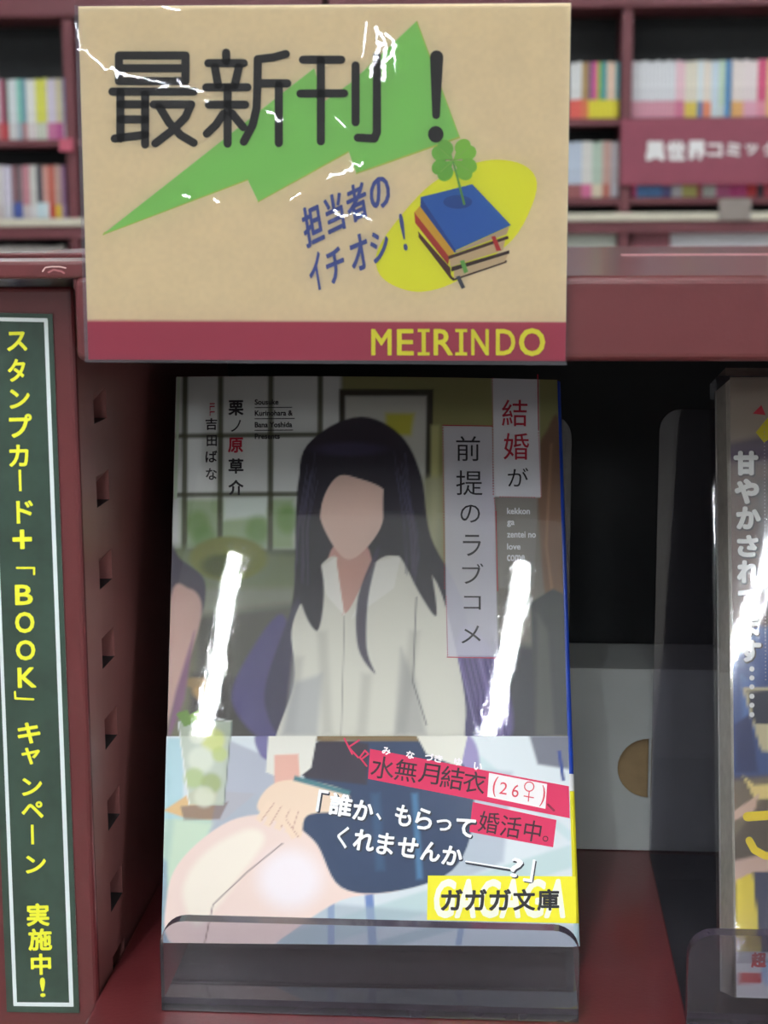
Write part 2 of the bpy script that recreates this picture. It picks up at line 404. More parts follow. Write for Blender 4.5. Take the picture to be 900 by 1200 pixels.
# ------------------------------------------------------------------ promotion card
YC = YL-.0012
cd = empty('promotion_card', tuple(PY(382, 425, YC)), 'cream laminated promotion card with green arrow and yellow shop name on a maroon band', 'sign')
surf_c = lambda x, y, l=0: PY(x, y, YC-l)
PQ = [(91.5, 7.5), (669, 3.5), (662.5, 423), (103.5, 421.5)]
pc = Paint(PQ, 260, 190, (255, 236, 197)); pc.mottle(.05, 12, 2); pc.mottle(.05, 2, 8)
pc.fill([(101, 375.5), (665, 377.5), (665, 430), (101, 430)], (190, 70, 96), 2.4)
pc.build('printed_sheet', surf_c, cd, ink_mat('card_ink', .6))
plate('backing', [surf_c(*p, -.0002) for p in PQ], (0, .0003, 0), PAPERW, PAPERW, cd)
pr = Print()
A = [(120, 275), (368, 80), (380, 119), (411, 97), (488, 25), (538, 160), (417.5, 202.5), (408.5, 177), (302.5, 236), (290, 210)]
pr.poly([(120, 276), (290.5, 211.5), (290, 207), (122, 272)], (214, 220, 110)); pr.poly([(302, 237.6), (408.5, 179), (408, 175), (302, 233)], (214, 220, 110)); pr.poly([(417, 204.5), (539.5, 161.8), (489, 24), (486, 27), (533, 158), (417, 199)], (214, 220, 110))
pr.poly(A, (160, 230, 124), 2e-5)
eg = smooth_poly([(629, 222), (618, 196), (583, 187), (545, 195), (505, 216), (468, 255), (443, 292), (443, 318), (460, 334), (491, 342), (528, 333), (570, 306), (607, 273)], 5)
pr.poly(eg, (255, 255, 60), 4e-5)
z4 = lambda L_: [(340+x/2.647, 180+y/2.647) for x, y in L_]
pr.poly(z4([(397, 240), (400, 262), (505, 395), (672, 338), (672, 330), (505, 385)]), (66, 40, 34), 6e-5)
pr.poly(z4([(400, 245), (497, 355), (500, 392), (398, 258)]), (90, 50, 40), 7e-5)
pr.poly(z4([(508, 363), (678, 306), (666, 335), (508, 388)]), (230, 205, 165), 8e-5)
pr.poly(z4([(500, 352), (680, 300), (680, 310), (500, 366)]), (60, 36, 32), 9e-5)
pr.poly(z4([(385, 182), (388, 215), (490, 345), (495, 320)]), (196, 66, 48), 7e-5)
pr.poly(z4([(405, 160), (385, 182), (495, 322), (512, 305)]), (238, 190, 60), 9e-5)
pr.poly(z4([(493, 322), (668, 262), (660, 300), (497, 352)]), (232, 204, 160), 1e-4)
pr.poly(z4([(490, 318), (675, 255), (678, 264), (492, 328)]), (80, 50, 40), 1.1e-4)
pr.poly(z4([(512, 303), (680, 226), (672, 250), (515, 308)]), (226, 200, 160), 1.2e-4)
pr.poly(z4([(405, 135), (404, 165), (512, 310), (516, 290)]), (40, 84, 170), 1.25e-4)
pr.poly(z4([(405, 135), (565, 95), (685, 222), (514, 300)]), (52, 116, 202), 1.3e-4)
pr.disc(340+520/2.647, 180+150/2.647, 17, 8, (42, 92, 170), 0, lift=1.35e-4)
pr.poly(z4([(624, 258), (636, 255), (655, 300), (640, 302)]), (204, 50, 48), 1.4e-4)
pr.poly(z4([(527, 333), (540, 330), (552, 366), (540, 372)]), (120, 190, 90), 1.4e-4)
pr.poly(z4([(514, 382), (526, 378), (543, 415), (532, 420)]), (80, 84, 96), 1.4e-4)
# four-leaf clover
for i, (dx, dy) in enumerate([(-11, -10), (13, -11), (14, 9), (-11, 10)]):
    cx, cy = 531+dx, 188+dy; th = math.degrees(math.atan2(dy, dx)); a = math.radians(th); n_ = (-math.sin(a), math.cos(a))
    g = [(142, 210, 92), (160, 222, 90), (150, 214, 84), (134, 204, 84)][i]
    for s_ in (-1, 1): pr.disc(cx+n_[0]*5*s_+math.cos(a)*2, cy+n_[1]*5*s_+math.sin(a)*2, 10, 8.5, g, th, lift=1.5e-4+i*3e-6+s_*1e-6)
    pr.poly([(531, 188), (cx+n_[0]*10, cy+n_[1]*10), (cx-n_[0]*10, cy-n_[1]*10)], g, 1.6e-4+i*3e-6)
    pr.stroke([(531, 188), (cx+math.cos(a)*5, cy+math.sin(a)*5)], .8, (170, 214, 110), lift=1.8e-4)
pr.stroke([(531, 190), (536, 208), (544, 239)], 2.2, (120, 186, 90), 2.8, lift=1.9e-4)
pr.build('artwork', surf_c, cd, lift=.00004)
# big rounded black lettering
pr = Print(); bk = (40, 38, 36); W_ = 9.6
a1 = lambda *L_: [(80+x/3, y/3) for x, y in L_]; a2 = lambda *L_: [(380+x/3, y/3) for x, y in L_]
for S in [a1((178, 195), (412, 195), (412, 285), (178, 285), (178, 195)), a1((178, 240), (412, 240)), a1((155, 322), (442, 322)), a1((183, 322), (183, 487)), a1((270, 330), (270, 508)),
          a1((183, 367), (270, 367)), a1((183, 420), (270, 420)), a1((163, 487), (270, 474)), a1((300, 367), (432, 367), (412, 412), (370, 455), (306, 504)), a1((320, 375), (355, 432), (395, 475), (441, 502)),
          a1((555, 185), (555, 215)), a1((492, 222), (617, 222)), a1((515, 235), (527, 300)), a1((600, 235), (585, 300)), a1((485, 307), (630, 307)), a1((494, 368), (622, 368)), a1((560, 307), (560, 505)),
          a1((545, 400), (520, 438), (487, 470)), a1((575, 398), (597, 425), (615, 447)), a1((765, 190), (720, 202), (666, 208), (665, 300), (662, 380), (648, 440), (617, 498)), a1((670, 293), (770, 293)), a1((740, 298), (740, 503)),
          a1((825, 210), (960, 210)), a1((816, 329), (970, 328)), a1((888, 210), (888, 497)), a2((110, 230), (110, 430)), a2((185, 197), (185, 465), (176, 487), (118, 484))]:
    pr.stroke(S, W_, bk)
pr.stroke(a2((395, 200), (393, 405)), 15.5, bk, 9); pr.disc(380+392/3, 472/3, 9, 9.6, bk)
ye = (255, 252, 70); x = 433.0
pr.text('担', 366.5, 263.5, 24, 47, (84, 100, 176), .034, rot=-9, shear=(0, -.3)); pr.text('当', 392, 250, 22, 45, (84, 100, 176), .034, rot=-9, shear=(0, -.3))
pr.text('者', 418, 237, 25, 43, (84, 100, 176), .034, rot=-9, shear=(0, -.3)); pr.text('の', 445, 226, 25, 37, (84, 100, 176), .034, rot=-9, shear=(0, -.3))
pr.text('イ', 370, 318.5, 16, 44, (84, 100, 176), .034, rot=-9, shear=(0, -.25)); pr.text('チ', 393, 311, 22, 40, (84, 100, 176), .034, rot=-9, shear=(0, -.25))
pr.text('オ', 421, 296, 22, 42, (84, 100, 176), .034, rot=-9, shear=(0, -.25)); pr.text('シ', 445, 288, 22, 36, (84, 100, 176), .034, rot=-9, shear=(0, -.25)); pr.text('!', 472.5, 272, 5, 44, (84, 100, 176), .034, rot=-9)
for ch, x0, x1 in [('M', 435, 459), ('E', 465, 485), ('I', 494, 499), ('R', 508, 531), ('I', 538, 543), ('N', 552, 573), ('D', 581, 604), ('O', 608, 639)]:
    pr.text(ch, (x0+x1)/2, 401, x1-x0, 31 if ch != 'O' else 33, ye, .028)
    if ch == 'I':
        for yy in (387.3, 414.7): pr.poly([(x0-4.5, yy-1.9), (x1+4.5, yy-1.9), (x1+4.5, yy+1.9), (x0-4.5, yy+1.9)], ye, 2e-5)
pr.build('lettering', surf_c, cd, lift=.00026)
LQ = [(87, 5.5), (670.5, 2.5), (664.5, 428), (99.5, 424.5)]
org = PY(382, 425, YC)
LAM = clear_mat('laminate_gloss', (.97, .97, .98), ior=1.5, rough=.06, bump=1, bscale=45, bdist=.0002)
bm = bmesh.new(); L4 = [surf_c(*p, .00045) for p in LQ]
vv = [bm.verts.new(Vector(p)-Vector(org)) for p in L4]; bm.faces.new(vv)
lam = from_bm('laminate', bm, LAM, None); lam.location = org; lam.parent = cd; lam.matrix_parent_inverse = cd.matrix_world.inverted()
# creases where the pouch film has buckled: narrow tilted facets that face the ceiling tubes
CREASE = clear_mat('film_crease', (.97, .97, .98), ior=1.6, rough=.09)
rc = random.Random(4)
def crease(pts, wd, jit, tube):
    bm = bmesh.new(); P = []
    for (a, b) in zip(pts, pts[1:]):
        n = max(2, int(math.hypot(b[0]-a[0], b[1]-a[1])/2.2))
        for k in range(n): P.append((a[0]+(b[0]-a[0])*k/n + rc.uniform(-jit, jit), a[1]+(b[1]-a[1])*k/n + rc.uniform(-jit, jit)))
    for k in range(len(P)-1):
        a, b = surf_c(*P[k], .0009), surf_c(*P[k+1], .0009); c = (a+b)/2
        V = C0-c; V /= np.linalg.norm(V); Lp = np.array([tube, rc.uniform(-2.9, -2.3), 2.78]); Lp[0] = tube + math.tan(math.radians(-LAMP_TURN))*(Lp[1]+2.62)
        Ld = Lp-c; Ld /= np.linalg.norm(Ld); N = V+Ld; N /= np.linalg.norm(N)
        d = b-a; d -= N*np.dot(d, N); e = np.cross(N, d); e /= np.linalg.norm(e)+1e-12; w_ = wd*.36/F*rc.uniform(.3, 1.5)/2; e *= w_
        f = [c-d*.7-e, c+d*.7-e, c+d*.7+e, c-d*.7+e]
        bm.faces.new([bm.verts.new(q) for q in f])
    return from_bm('film_crease', bm, CREASE, cd, recalc=False)
L1, L2x = -.66, .27
for pts, wd, jit, tb_ in [
  ([(89, 28), (94, 52), (93, 58)], 1.4, .4, L1), ([(92, 58), (102, 60), (108, 68), (116, 72), (121, 80), (132, 82)], 1.8, 1.2, L1),
  ([(132, 78), (136, 90), (142, 84), (150, 90)], 2.6, 2.2, L1), ([(132, 82), (146, 88), (165, 91), (178, 95), (196, 97)], 1.6, .9, L1), ([(186, 103), (192, 101), (200, 99)], 2, 1, L1),
  ([(208, 93), (213, 100), (222, 103), (240, 107)], 1.8, 1.5, L1), ([(240, 116), (245, 121)], 2.6, 2, L1), ([(429, 26), (428, 45), (424, 70)], 1.8, 1, L2x),
  ([(440, 35), (444, 55), (438, 75), (436, 92)], 3, 3, L2x), ([(452, 38), (460, 48), (462, 62), (450, 76)], 3, 3, L2x), ([(446, 40), (452, 60), (448, 84), (450, 98)], 3, 2.5, L2x), ([(462, 60), (464, 90)], 1.4, 1.2, L2x),
  ([(313, 130), (322, 134), (326, 142), (335, 137)], 2, 1.4, L1), ([(393, 136), (400, 145), (410, 152)], 1.2, .6, L2x),
  ([(382, 210), (392, 205), (404, 202), (416, 196)], 2.2, 2.6, L2x), ([(410, 190), (424, 194), (428, 188)], 1.6, 1.6, L2x), ([(392, 248), (402, 254), (412, 250)], 2.2, 1.8, L2x), ([(414, 250), (428, 254), (436, 262)], 2.4, 2, L2x),
  ([(214, 229), (222, 230), (226, 228)], 2.4, 1, L1), ([(251, 232), (256, 237), (261, 235)], 2, 1, L1), ([(340, 234), (350, 228), (355, 224)], 1.4, 1.2, L2x), ([(190, 8), (206, 11), (214, 13)], 1.8, 1, L1)]:
    crease(pts, wd, jit, tb_)
# pale raised rim of the pouch
RIM = clear_mat('pouch_rim', (.82, .8, .86), ior=1.5, rough=.1, wear=.12)
bm = bmesh.new()
def rimq(a, b, c, d): bm.faces.new([bm.verts.new(surf_c(*p, .0004)) for p in (a, b, c, d)])
rimq((87, 5.5), (91.8, 7.5), (103.8, 421), (99.5, 424.5)); rimq((99.5, 424.5), (103.5, 421.3), (662.5, 423.3), (664.5, 428))
from_bm('pouch_rim', bm, RIM, cd)

# ------------------------------------------------------------------ acrylic holders
def rounded(px0, px1, py0, py1, r, Y, corners=('tl', 'tr')):
    a = PY(px0, py0, Y); b = PY(px1, py1, Y); x0, x1 = a[0], b[0]; z1, z0 = PY((px0+px1)/2, py0, Y)[2], PY((px0+px1)/2, py1, Y)[2]
    return rr(x0, x1, z0, z1, r, Y, corners)
def rr(x0, x1, z0, z1, r, Y, corners=('tl', 'tr')):
    P = [(x0, Y, z0), (x1, Y, z0)]
    if 'tr' in corners: P += [(x1-r+r*math.cos(t), Y, z1-r+r*math.sin(t)) for t in np.linspace(0, math.pi/2, 8)]
    else: P.append((x1, Y, z1))
    if 'tl' in corners: P += [(x0+r+r*math.cos(t), Y, z1-r+r*math.sin(t)) for t in np.linspace(math.pi/2, math.pi, 8)]
    else: P.append((x0, Y, z1))
    return P
def holder(x0, x1, yf, yb, ztop, label):
    e = empty('acrylic_stand', ((x0+x1)/2, (yf+yb)/2, ZF), label, 'book stand')
    zb = ZF+.0002; t = .0022
    plate('front_lip', rr(x0, x1, zb, zb+.0225, .006, yf), (0, t*1.7, 0), ACRYL, ACRYL_EDGE, e)
    plate('base_plate', [(x0, yf+t*1.7, zb), (x1, yf+t*1.7, zb), (x1, yb, zb), (x0, yb, zb)], (0, 0, t*.7), ACRYL, ACRYL_EDGE, e)
    plate('back_plate', rr(x0, x1, zb, ztop, .006, yb), (0, t, 0), ACRYL, ACRYL_EDGE, e)
    return e
YHF = PZ(430, 1192, ZF)[1]
hx0, hx1 = PY(188, 1130, YHF)[0], PY(679, 1130, YHF)[0]
_p0 = PZ(431, 1107.5, ZF+.0072); _zt = (PY(430, 486, .47)[2]-_p0[2])
YHB = _p0[1] + _zt*math.tan(math.radians(22.4)) + .0150/math.cos(math.radians(22.4)) + .0006
print('YHB', YHB)
holder(hx0, hx1, YHF, YHB, PY(430, 486, YHB)[2], 'clear acrylic stand under the paperback with the window-scene cover')
hx2 = PY(806, 1150, YHF)[0]
YH2 = PZ(772, 1009, ZF)[1]
holder(hx2, hx2+(hx1-hx0), YHF, YH2+.001, PY(800, 480, YH2)[2], 'clear acrylic stand under the plastic-wrapped paperback cut by the right edge')

# ------------------------------------------------------------------ carton behind
YK = YH2+.0075
ck = empty('carton', tuple(PZ(760, 1003, ZF)), 'small pale grey carton with a half-round thumb hole, behind the stands', 'box')
CART = mat('carton_board', (176, 180, 178), .75, var=.04, vscale=60); KRAFT = mat('kraft_inside', (150, 126, 92), .85, var=.1, vscale=200)
kx0 = PY(640, 900, YK)[0]; kx1 = PY(905, 900, YK)[0]; kz1 = PY(740, 784, YK)[2]; zb = ZF+.0003
YK2 = YK+.03
# front with the half-disc hole
hc = PY(760, 900.5, YK); hr = 36.5*.47/F*1.03
bm = bmesh.new()
def vp(x, z): return bm.verts.new((x, YK, z))
arc = [(hc[0]+hr*math.cos(t), hc[2]+hr*math.sin(t)) for t in np.linspace(math.pi/2, 3*math.pi/2, 17)]
xs = hc[0]
bm.faces.new([vp(*p) for p in [(xs, kz1), (kx0, kz1), (kx0, hc[2])]+list(reversed(arc[:9]))])
bm.faces.new([vp(*p) for p in [(kx0, hc[2]), (kx0, zb), (xs, zb)]+list(reversed(arc[8:]))])
bm.faces.new([vp(*p) for p in [(xs, kz1), (xs, zb), (kx1, zb), (kx1, kz1)]])
bmesh.ops.remove_doubles(bm, verts=bm.verts, dist=1e-6)
for f in bm.faces:
    if f.normal.y > 0: f.normal_flip()
r_ = bmesh.ops.extrude_face_region(bm, geom=bm.faces[:])
for v in [g for g in r_['geom'] if isinstance(g, bmesh.types.BMVert)]: v.co.y += .0006
from_bm('front_panel', bm, CART, ck)
box('inner_flap', (kx0+.002, YK+.0025, zb+.001), (kx1-.003, YK+.0029, kz1-.004), KRAFT, ck)
bm = bmesh.new(); bx(bm, (kx0, YK+.0006, kz1-.0006), (kx1, YK2, kz1)); bx(bm, (kx0, YK+.0006, zb), (kx0+.0006, YK2, kz1-.0006)); bx(bm, (kx1-.0006, YK+.0006, zb), (kx1, YK2, kz1-.0006)); bx(bm, (kx0, YK2-.0006, zb), (kx1, YK2, kz1)); bx(bm, (kx0+.0006, YK+.0006, zb), (kx1-.0006, YK2, zb+.0006))
from_bm('box_body', bm, CART, ck)
box('flap_edge', (PY(760, 900, YK)[0], YK+.0008, hc[2]-hr*.95), (PY(768, 900, YK)[0], YK+.0014, hc[2]+hr*.95), CART, ck)

# ------------------------------------------------------------------ main paperback
yaw_b = math.radians(1.6); lean = math.radians(22.4)
wdir = np.array([math.cos(yaw_b), math.sin(yaw_b), 0]); back = np.array([-math.sin(yaw_b), math.cos(yaw_b), 0])
ndir = -(back*math.cos(lean)) + np.array([0, 0, 1])*math.sin(lean)      # towards the viewer
updir = back*math.sin(lean) + np.array([0, 0, 1])*math.cos(lean)
P0 = PZ(431, 1107.5, ZF+.0072)
print('P0', P0, 'zf', ZF)
def bplane(px, py, l, p0=P0, n=ndir, bow=.0011, wd=wdir, half=.0525, cx=None):
    d = ray(px, py); t = np.dot(p0-C0, n)/np.dot(d, n); p = C0 + d*t
    u = np.dot(p-p0, wd)/half
    v = min(max(np.dot(p-p0, np.array([0, 0, 1.0]))/.14, 0), 1)
    return p + n*(l + bow*(.06+1.5*v)*(1-min(u*u, 1.3)))
surf_b = lambda x, y, l=0: bplane(x, y, l)
BQ = [(206.5, 441.5), (653, 445.5), (672, 1110), (190, 1105)]
bk_ = empty('paperback', tuple(P0), 'shiny paperback with a window-scene cover, blue spine and paper band, face-out under the card', 'book')
def BL(x0, y0, x1, y1, y): return x0+(x1-x0)*(y-y0)/(y1-y0)
yb_ = 863.0
xl, xr = BL(206.5, 441.5, 190, 1105, yb_), BL(653, 445.5, 672, 1110, yb_)
COVQ = [BQ[0], BQ[1], BQ[2], BQ[3]]
g = Paint(COVQ, 250, 350, (120, 116, 92))
LT, OL = (214, 216, 212), (74, 76, 50)
# room behind: window, wall, picture, blurred chairs
g.fill([(400, 430), (660, 430), (660, 700), (400, 700)], (150, 148, 96), 14)
g.fill([(200, 430), (400, 430), (400, 650), (200, 650)], LT, 8)
g.fill([(212, 585), (345, 585), (345, 645), (212, 645)], (150, 176, 118), 12, .8); g.fill([(262, 583), (318, 583), (312, 606), (262, 610)], (214, 222, 214), 9)
for (x, y) in [(232, 615), (302, 622), (338, 610), (240, 632)]: g.blob(x, y, 14, 16, (108, 150, 66), .9, .7)
for x in (217, 259, 318, 376): g.line([(x, 436), (x-1, 650)], 6.5, OL, 3.2, .92)
for y in (511, 580): g.line([(205, y), (395, y)], 5.5, OL, 3.2, .9)
g.line([(205, 648), (400, 650)], 9, (64, 68, 48), 5, .9)
g.line([(209.5, 441), (206, 585)], 3, (196, 214, 186), 1.5)  # pale reflection down the cover's left edge, painted into the print
g.fill([(398, 458), (508, 458), (506, 560), (398, 600)], (58, 56, 44), 3); g.fill([(405, 466), (500, 466), (498, 600), (405, 600)], (200, 200, 190), 4)
g.fill([(452, 486), (486, 486), (482, 512), (452, 512)], (196, 192, 70), 8); g.fill([(505, 500), (515, 500), (512, 640), (505, 640)], (190, 188, 130), 6)
g.fill([(470, 560), (520, 560), (520, 700), (470, 700)], (176, 176, 150), 14, .7)
g.fill([(195, 640), (350, 650), (350, 720), (195, 720)], (128, 140, 104), 18); g.blob(268, 655, 46, 26, (132, 140, 62), .25); g.blob(262, 664, 26, 14, (92, 102, 48), .7)
g.fill([(195, 690), (345, 690), (345, 720), (195, 735)], (150, 152, 136), 14, .8)
g.fill([(230, 722), (345, 708), (345, 850), (230, 850)], (88, 86, 76), 16); g.fill([(225, 790), (350, 800), (350, 870), (220, 870)], (66, 62, 58), 16)
g.blob(238, 808, 12, 12, (176, 144, 92), .8); g.blob(228, 800, 12, 6, (150, 126, 84), .8)
g.fill([(212, 655), (240, 680), (236, 720), (220, 700), (200, 720), (198, 640)], (70, 60, 84), 5, .9, True)
g.fill([(200, 700), (222, 690), (236, 706), (232, 740), (212, 800), (196, 850), (193, 860)], (206, 172, 160), 5, .95, True)
g.fill([(228, 740), (216, 820), (200, 862), (196, 862), (206, 810)], (140, 96, 130), 6, .9)
# right side: wall, neighbour in a dark jacket, blurred
g.fill([(560, 560), (660, 560), (665, 870), (560, 870)], (128, 122, 112), 14)
g.fill([(530, 745), (640, 760), (640, 870), (530, 870)], (74, 76, 82), 14)
g.fill([(628, 540), (640, 506), (656, 500), (662, 700), (640, 700), (632, 620)], (128, 98, 76), 6, 1, True)
g.line([(646, 520), (640, 640), (648, 700)], 3, (164, 126, 96), 3, .7)
g.fill([(622, 706), (648, 690), (668, 700), (672, 862), (626, 862)], (76, 80, 80), 4, 1); g.fill([(630, 720), (642, 740), (650, 862), (628, 862)], (104, 104, 100), 8, .8)
# title panels
g.fill([(576, 437), (631, 437), (634, 583), (580, 583)], (224, 224, 228), 1.6, .93)
g.fill([(582, 583), (630, 583), (626, 690), (585, 690)], (150, 146, 140), 2, .6)
# ---- plain stand-in figure made of simple flat shapes (no features)
HR = (44, 40, 52)
g.fill([(352, 556), (372, 512), (424, 490), (470, 512), (494, 560), (505, 630), (540, 700), (560, 800), (570, 870), (505, 870), (380, 870), (330, 860), (330, 780), (345, 690), (347, 610)], HR, 3, 1, True)
g.fill([(540, 740), (575, 760), (600, 830), (590, 870), (520, 870)], (112, 98, 150), 8, .9, True)
g.fill([(515, 745), (545, 800), (560, 870), (505, 870)], (78, 72, 110), 8, .9, True); g.fill([(300, 862), (272, 820), (290, 770), (330, 720), (345, 780), (330, 862)], (84, 76, 128), 7, .9, True)
g.fill([(352, 700), (325, 760), (310, 820), (330, 862), (345, 790)], (56, 50, 76), 6, .9, True)
CR = (222, 220, 208)
g.fill([(392, 640), (430, 640), (436, 700), (398, 730), (378, 700)], (206, 160, 148), 3, 1, True)
g.fill([(356, 700), (372, 668), (396, 655), (404, 720), (440, 660), (474, 655), (512, 684), (538, 780), (545, 850), (520, 900), (330, 905), (322, 870), (345, 800), (342, 740)], CR, 2.2, 1, True)
g.fill([(392, 662), (402, 722), (438, 664), (428, 650), (400, 650)], (206, 164, 150), 2.5)
g.fill([(372, 668), (394, 654), (404, 722), (384, 700)], (236, 234, 226), 2); g.fill([(438, 660), (470, 652), (462, 690), (412, 726)], (232, 230, 222), 2)
for (a, b) in [((350, 770), (340, 860)), ((486, 740), (470, 862)), ((430, 790), (424, 862)), ((378, 740), (384, 860))]: g.line([a, b], 12, (186, 184, 174), 10, .55)
g.fill([(346, 800), (378, 790), (372, 862), (330, 862)], (168, 170, 174), 10, .6); g.fill([(470, 760), (488, 800), (500, 862), (462, 862)], (150, 150, 150), 10, .5)
g.line([(404, 722), (400, 862)], 1.4, (160, 156, 148), 1.6, .8); g.line([(488, 700), (484, 800), (500, 850)], 1.8, (90, 88, 90), 2, .7)
g.fill([(372, 560), (384, 545), (440, 545), (452, 580), (446, 620), (420, 652), (400, 652), (376, 610)], (226, 200, 186), 2, 1, True)
g.fill([(352, 600), (356, 530), (400, 500), (450, 505), (476, 560), (462, 600), (450, 575), (420, 562), (396, 560), (378, 590), (374, 640), (366, 700), (350, 700)], HR, 2, 1, True)
g.fill([(452, 560), (480, 560), (500, 640), (512, 720), (494, 700), (470, 655), (452, 640)], HR, 2.4, 1, True)
g.fill([(370, 640), (380, 690), (372, 740), (352, 700), (352, 620)], HR, 3, 1, True); g.fill([(445, 640), (432, 700), (430, 760), (440, 790), (420, 760), (420, 700)], (62, 54, 80), 3, .9, True)
g.blob(410, 528, 40, 8, (76, 68, 100), .9, .6)
rs = random.Random(3)
for k in range(26):
    sd = rs.choice([-1, 1]); x0 = 418+sd*rs.uniform(44, 58); x1 = x0+sd*rs.uniform(8, 20); y1 = rs.uniform(650, 690)
    g.line([(x0, rs.uniform(530, 580)), ((x0+x1)/2+sd*5, 620), (x1, y1)], 1.4, (84, 78, 104), 1.6, .45)
for k in range(9):
    x0 = 548+k*6; g.line([(x0-10, 772), (x0, 812), (x0+rs.uniform(-14, 14), 866)], 2.2, (rs.choice([(150, 134, 190), (66, 60, 96)])), 2, .6)
g.fill([(519, 501), (577, 501), (584, 770), (524, 770)], (212, 210, 220), 1.6, .82)
# glass with mint leaves
def glass(g):
    g.fill([(209, 845), (272, 845), (263, 944), (222, 943)], (186, 196, 176), 2.5, .85)
    for (x, y, r, c) in [(250, 868, 14, (206, 214, 120)), (232, 862, 10, (228, 232, 214)), (236, 890, 15, (222, 228, 210)), (258, 884, 9, (186, 200, 120)), (228, 912, 12, (170, 190, 120)), (248, 918, 12, (150, 164, 96)), (240, 934, 12, (214, 218, 196))]: g.blob(x, y, r, r, c, .6, .8)
    g.line([(209, 846), (222, 943)], 1.6, (226, 230, 226), 1.4); g.line([(272, 846), (263, 943)], 1.6, (120, 130, 124), 1.4); g.line([(211, 846), (240, 839), (271, 846)], 1.6, (206, 210, 204), 1.3)
    g.fill([(206, 836), (220, 832), (226, 848), (216, 852)], (112, 148, 66), 1.6); g.fill([(226, 848), (222, 838), (234, 832), (232, 844)], (136, 170, 80), 1.6)
glass(g)
g.build('printed_cover', surf_b, bk_, ink_mat('cover_ink', .5))
# lettering on the cover
pr = Print(); red = (178, 36, 58); blk = (34, 32, 36)
for ch, x, y, a, b, c, bo in [('結', 603, 485, 30, 31, red, .004), ('婚', 605, 524, 30, 31, red, .004), ('が', 607, 560, 24, 22, blk, 0), ('前', 548.5, 527, 28, 29, blk, -.004), ('提', 550, 567, 31, 29, blk, -.004), ('の', 551, 603, 23, 21, blk, 0), ('ラ', 553, 640, 21, 25, blk, 0),
                          ('ブ', 554, 673, 25, 24, blk, 0), ('コ', 553.5, 707, 20, 16, blk, 0), ('メ', 552, 744, 23, 21, blk, 0),
                          ('栗', 277, 479, 18, 18, blk, .03), ('ノ', 277, 500, 12, 14, blk, .01), ('原', 276.5, 522.5, 18, 18, red, .03), ('草', 277, 547, 18, 18, blk, .03), ('介', 277, 572, 18, 18, blk, .03),
                          ('吉', 248, 497.5, 14, 14, blk, .022), ('田', 248.5, 517, 12, 13, blk, .022), ('ば', 248, 535.5, 14, 14, blk, .022), ('な', 248, 556, 13, 14, blk, .022)]:
    pr.text(ch, x, y, a, b, c, bo)
pr.text('ILL', 249, 480.5, 15, 6, red, 0, rot=90)
for s_, x0, x1, y in [('Sousuke', 299, 327, 472.5), ('Kurinohara &', 299, 343.5, 485.5), ('Bana Yoshida', 299, 343, 499), ('Presents', 299, 328.5, 512.5)]: pr.text(s_, (x0+x1)/2, y, x1-x0, 6.5, blk, .02)
for y, x1 in [(479, 343), (492, 346), (505.5, 344)]: pr.poly([(299, y-.5), (x1, y-.5), (x1, y+.5), (299, y+.5)], blk)
for s_, x1, y in [('kekkon', 621, 599.5), ('ga', 603, 614.5), ('zentei no', 628, 627), ('love', 610, 641), ('come', 615, 654.5)]: pr.text(s_, (594+x1)/2, y, x1-594, 7.5, (232, 232, 236), .02)
for (p, q_) in [((519, 500), (577, 500.5)), ((524, 770.5), (584, 771.5)), ((581, 600), (583, 693)), ((630, 440), (631, 505))]: pr.stroke([p, q_], 1.1, red)
def dots(p, q_, n):
    for t in np.linspace(0, 1, n): pr.disc(p[0]+(q_[0]-p[0])*t, p[1]+(q_[1]-p[1])*t, .75, .75, red, n=8)
dots((519, 503), (521, 690), 60); dots((577, 437+8), (578, 580), 44); dots((631, 508), (634, 583), 26); dots((586, 583), (626, 583.5), 14); dots((523, 700), (524.5, 768), 24); dots((579, 585), (581, 600), 6)
pr.build('cover_lettering', surf_b, bk_, lift=.00006)

# paper band (obi)
OQ = [(xl-.6, yb_), (xr+.6, yb_), (BL(653, 445.5, 672, 1110, 1109)+.8, 1109.5), (190-.6, 1104.7)]
o = Paint(OQ, 250, 140, (214, 222, 226))
o.fill([(190, 940), (330, 930), (300, 1110), (185, 1110)], (178, 204, 190), 16); o.fill([(196, 865), (215, 865), (215, 960), (190, 960)], (170, 206, 214), 5, .9)
o.fill([(192, 950), (230, 925), (300, 930), (262, 962), (215, 958)], (214, 178, 124), 3); o.fill([(262, 865), (345, 900), (330, 940), (262, 990), (240, 1000), (262, 900)], (172, 176, 190), 5, .9)
o.fill([(212, 945), (268, 940), (258, 960), (216, 962)], (120, 98, 92), 3, .8)
o.fill([(205, 960), (250, 965), (215, 1040), (192, 1060)], (204, 222, 196), 10, .8)
o.fill([(196, 1010), (200, 1108), (186, 1108), (186, 1000)], (128, 150, 180), 6, .7)
# chair and floor, right
for (a, b, w_, c) in [((330, 1110), (680, 1000), 26, (182, 206, 206)), ((440, 1110), (680, 1040), 12, (150, 176, 180)), ((560, 890), (680, 990), 10, (190, 212, 214))]: o.line([a, b], w_, c, 6, .8)
o.fill([(540, 900), (600, 905), (590, 1010), (520, 1040), (520, 960)], (166, 176, 190), 8, .8)
o.line([(388, 1040), (388, 1108)], 8, (112, 132, 190), 2); o.line([(432, 1040), (437, 1108)], 10, (104, 128, 180), 3); o.line([(541, 1085), (537, 1108)], 7, (96, 128, 180), 2)
o.fill([(320, 1070), (345, 1055), (690, 1085), (690, 1112), (312, 1112)], (150, 166, 178), 8, .6)
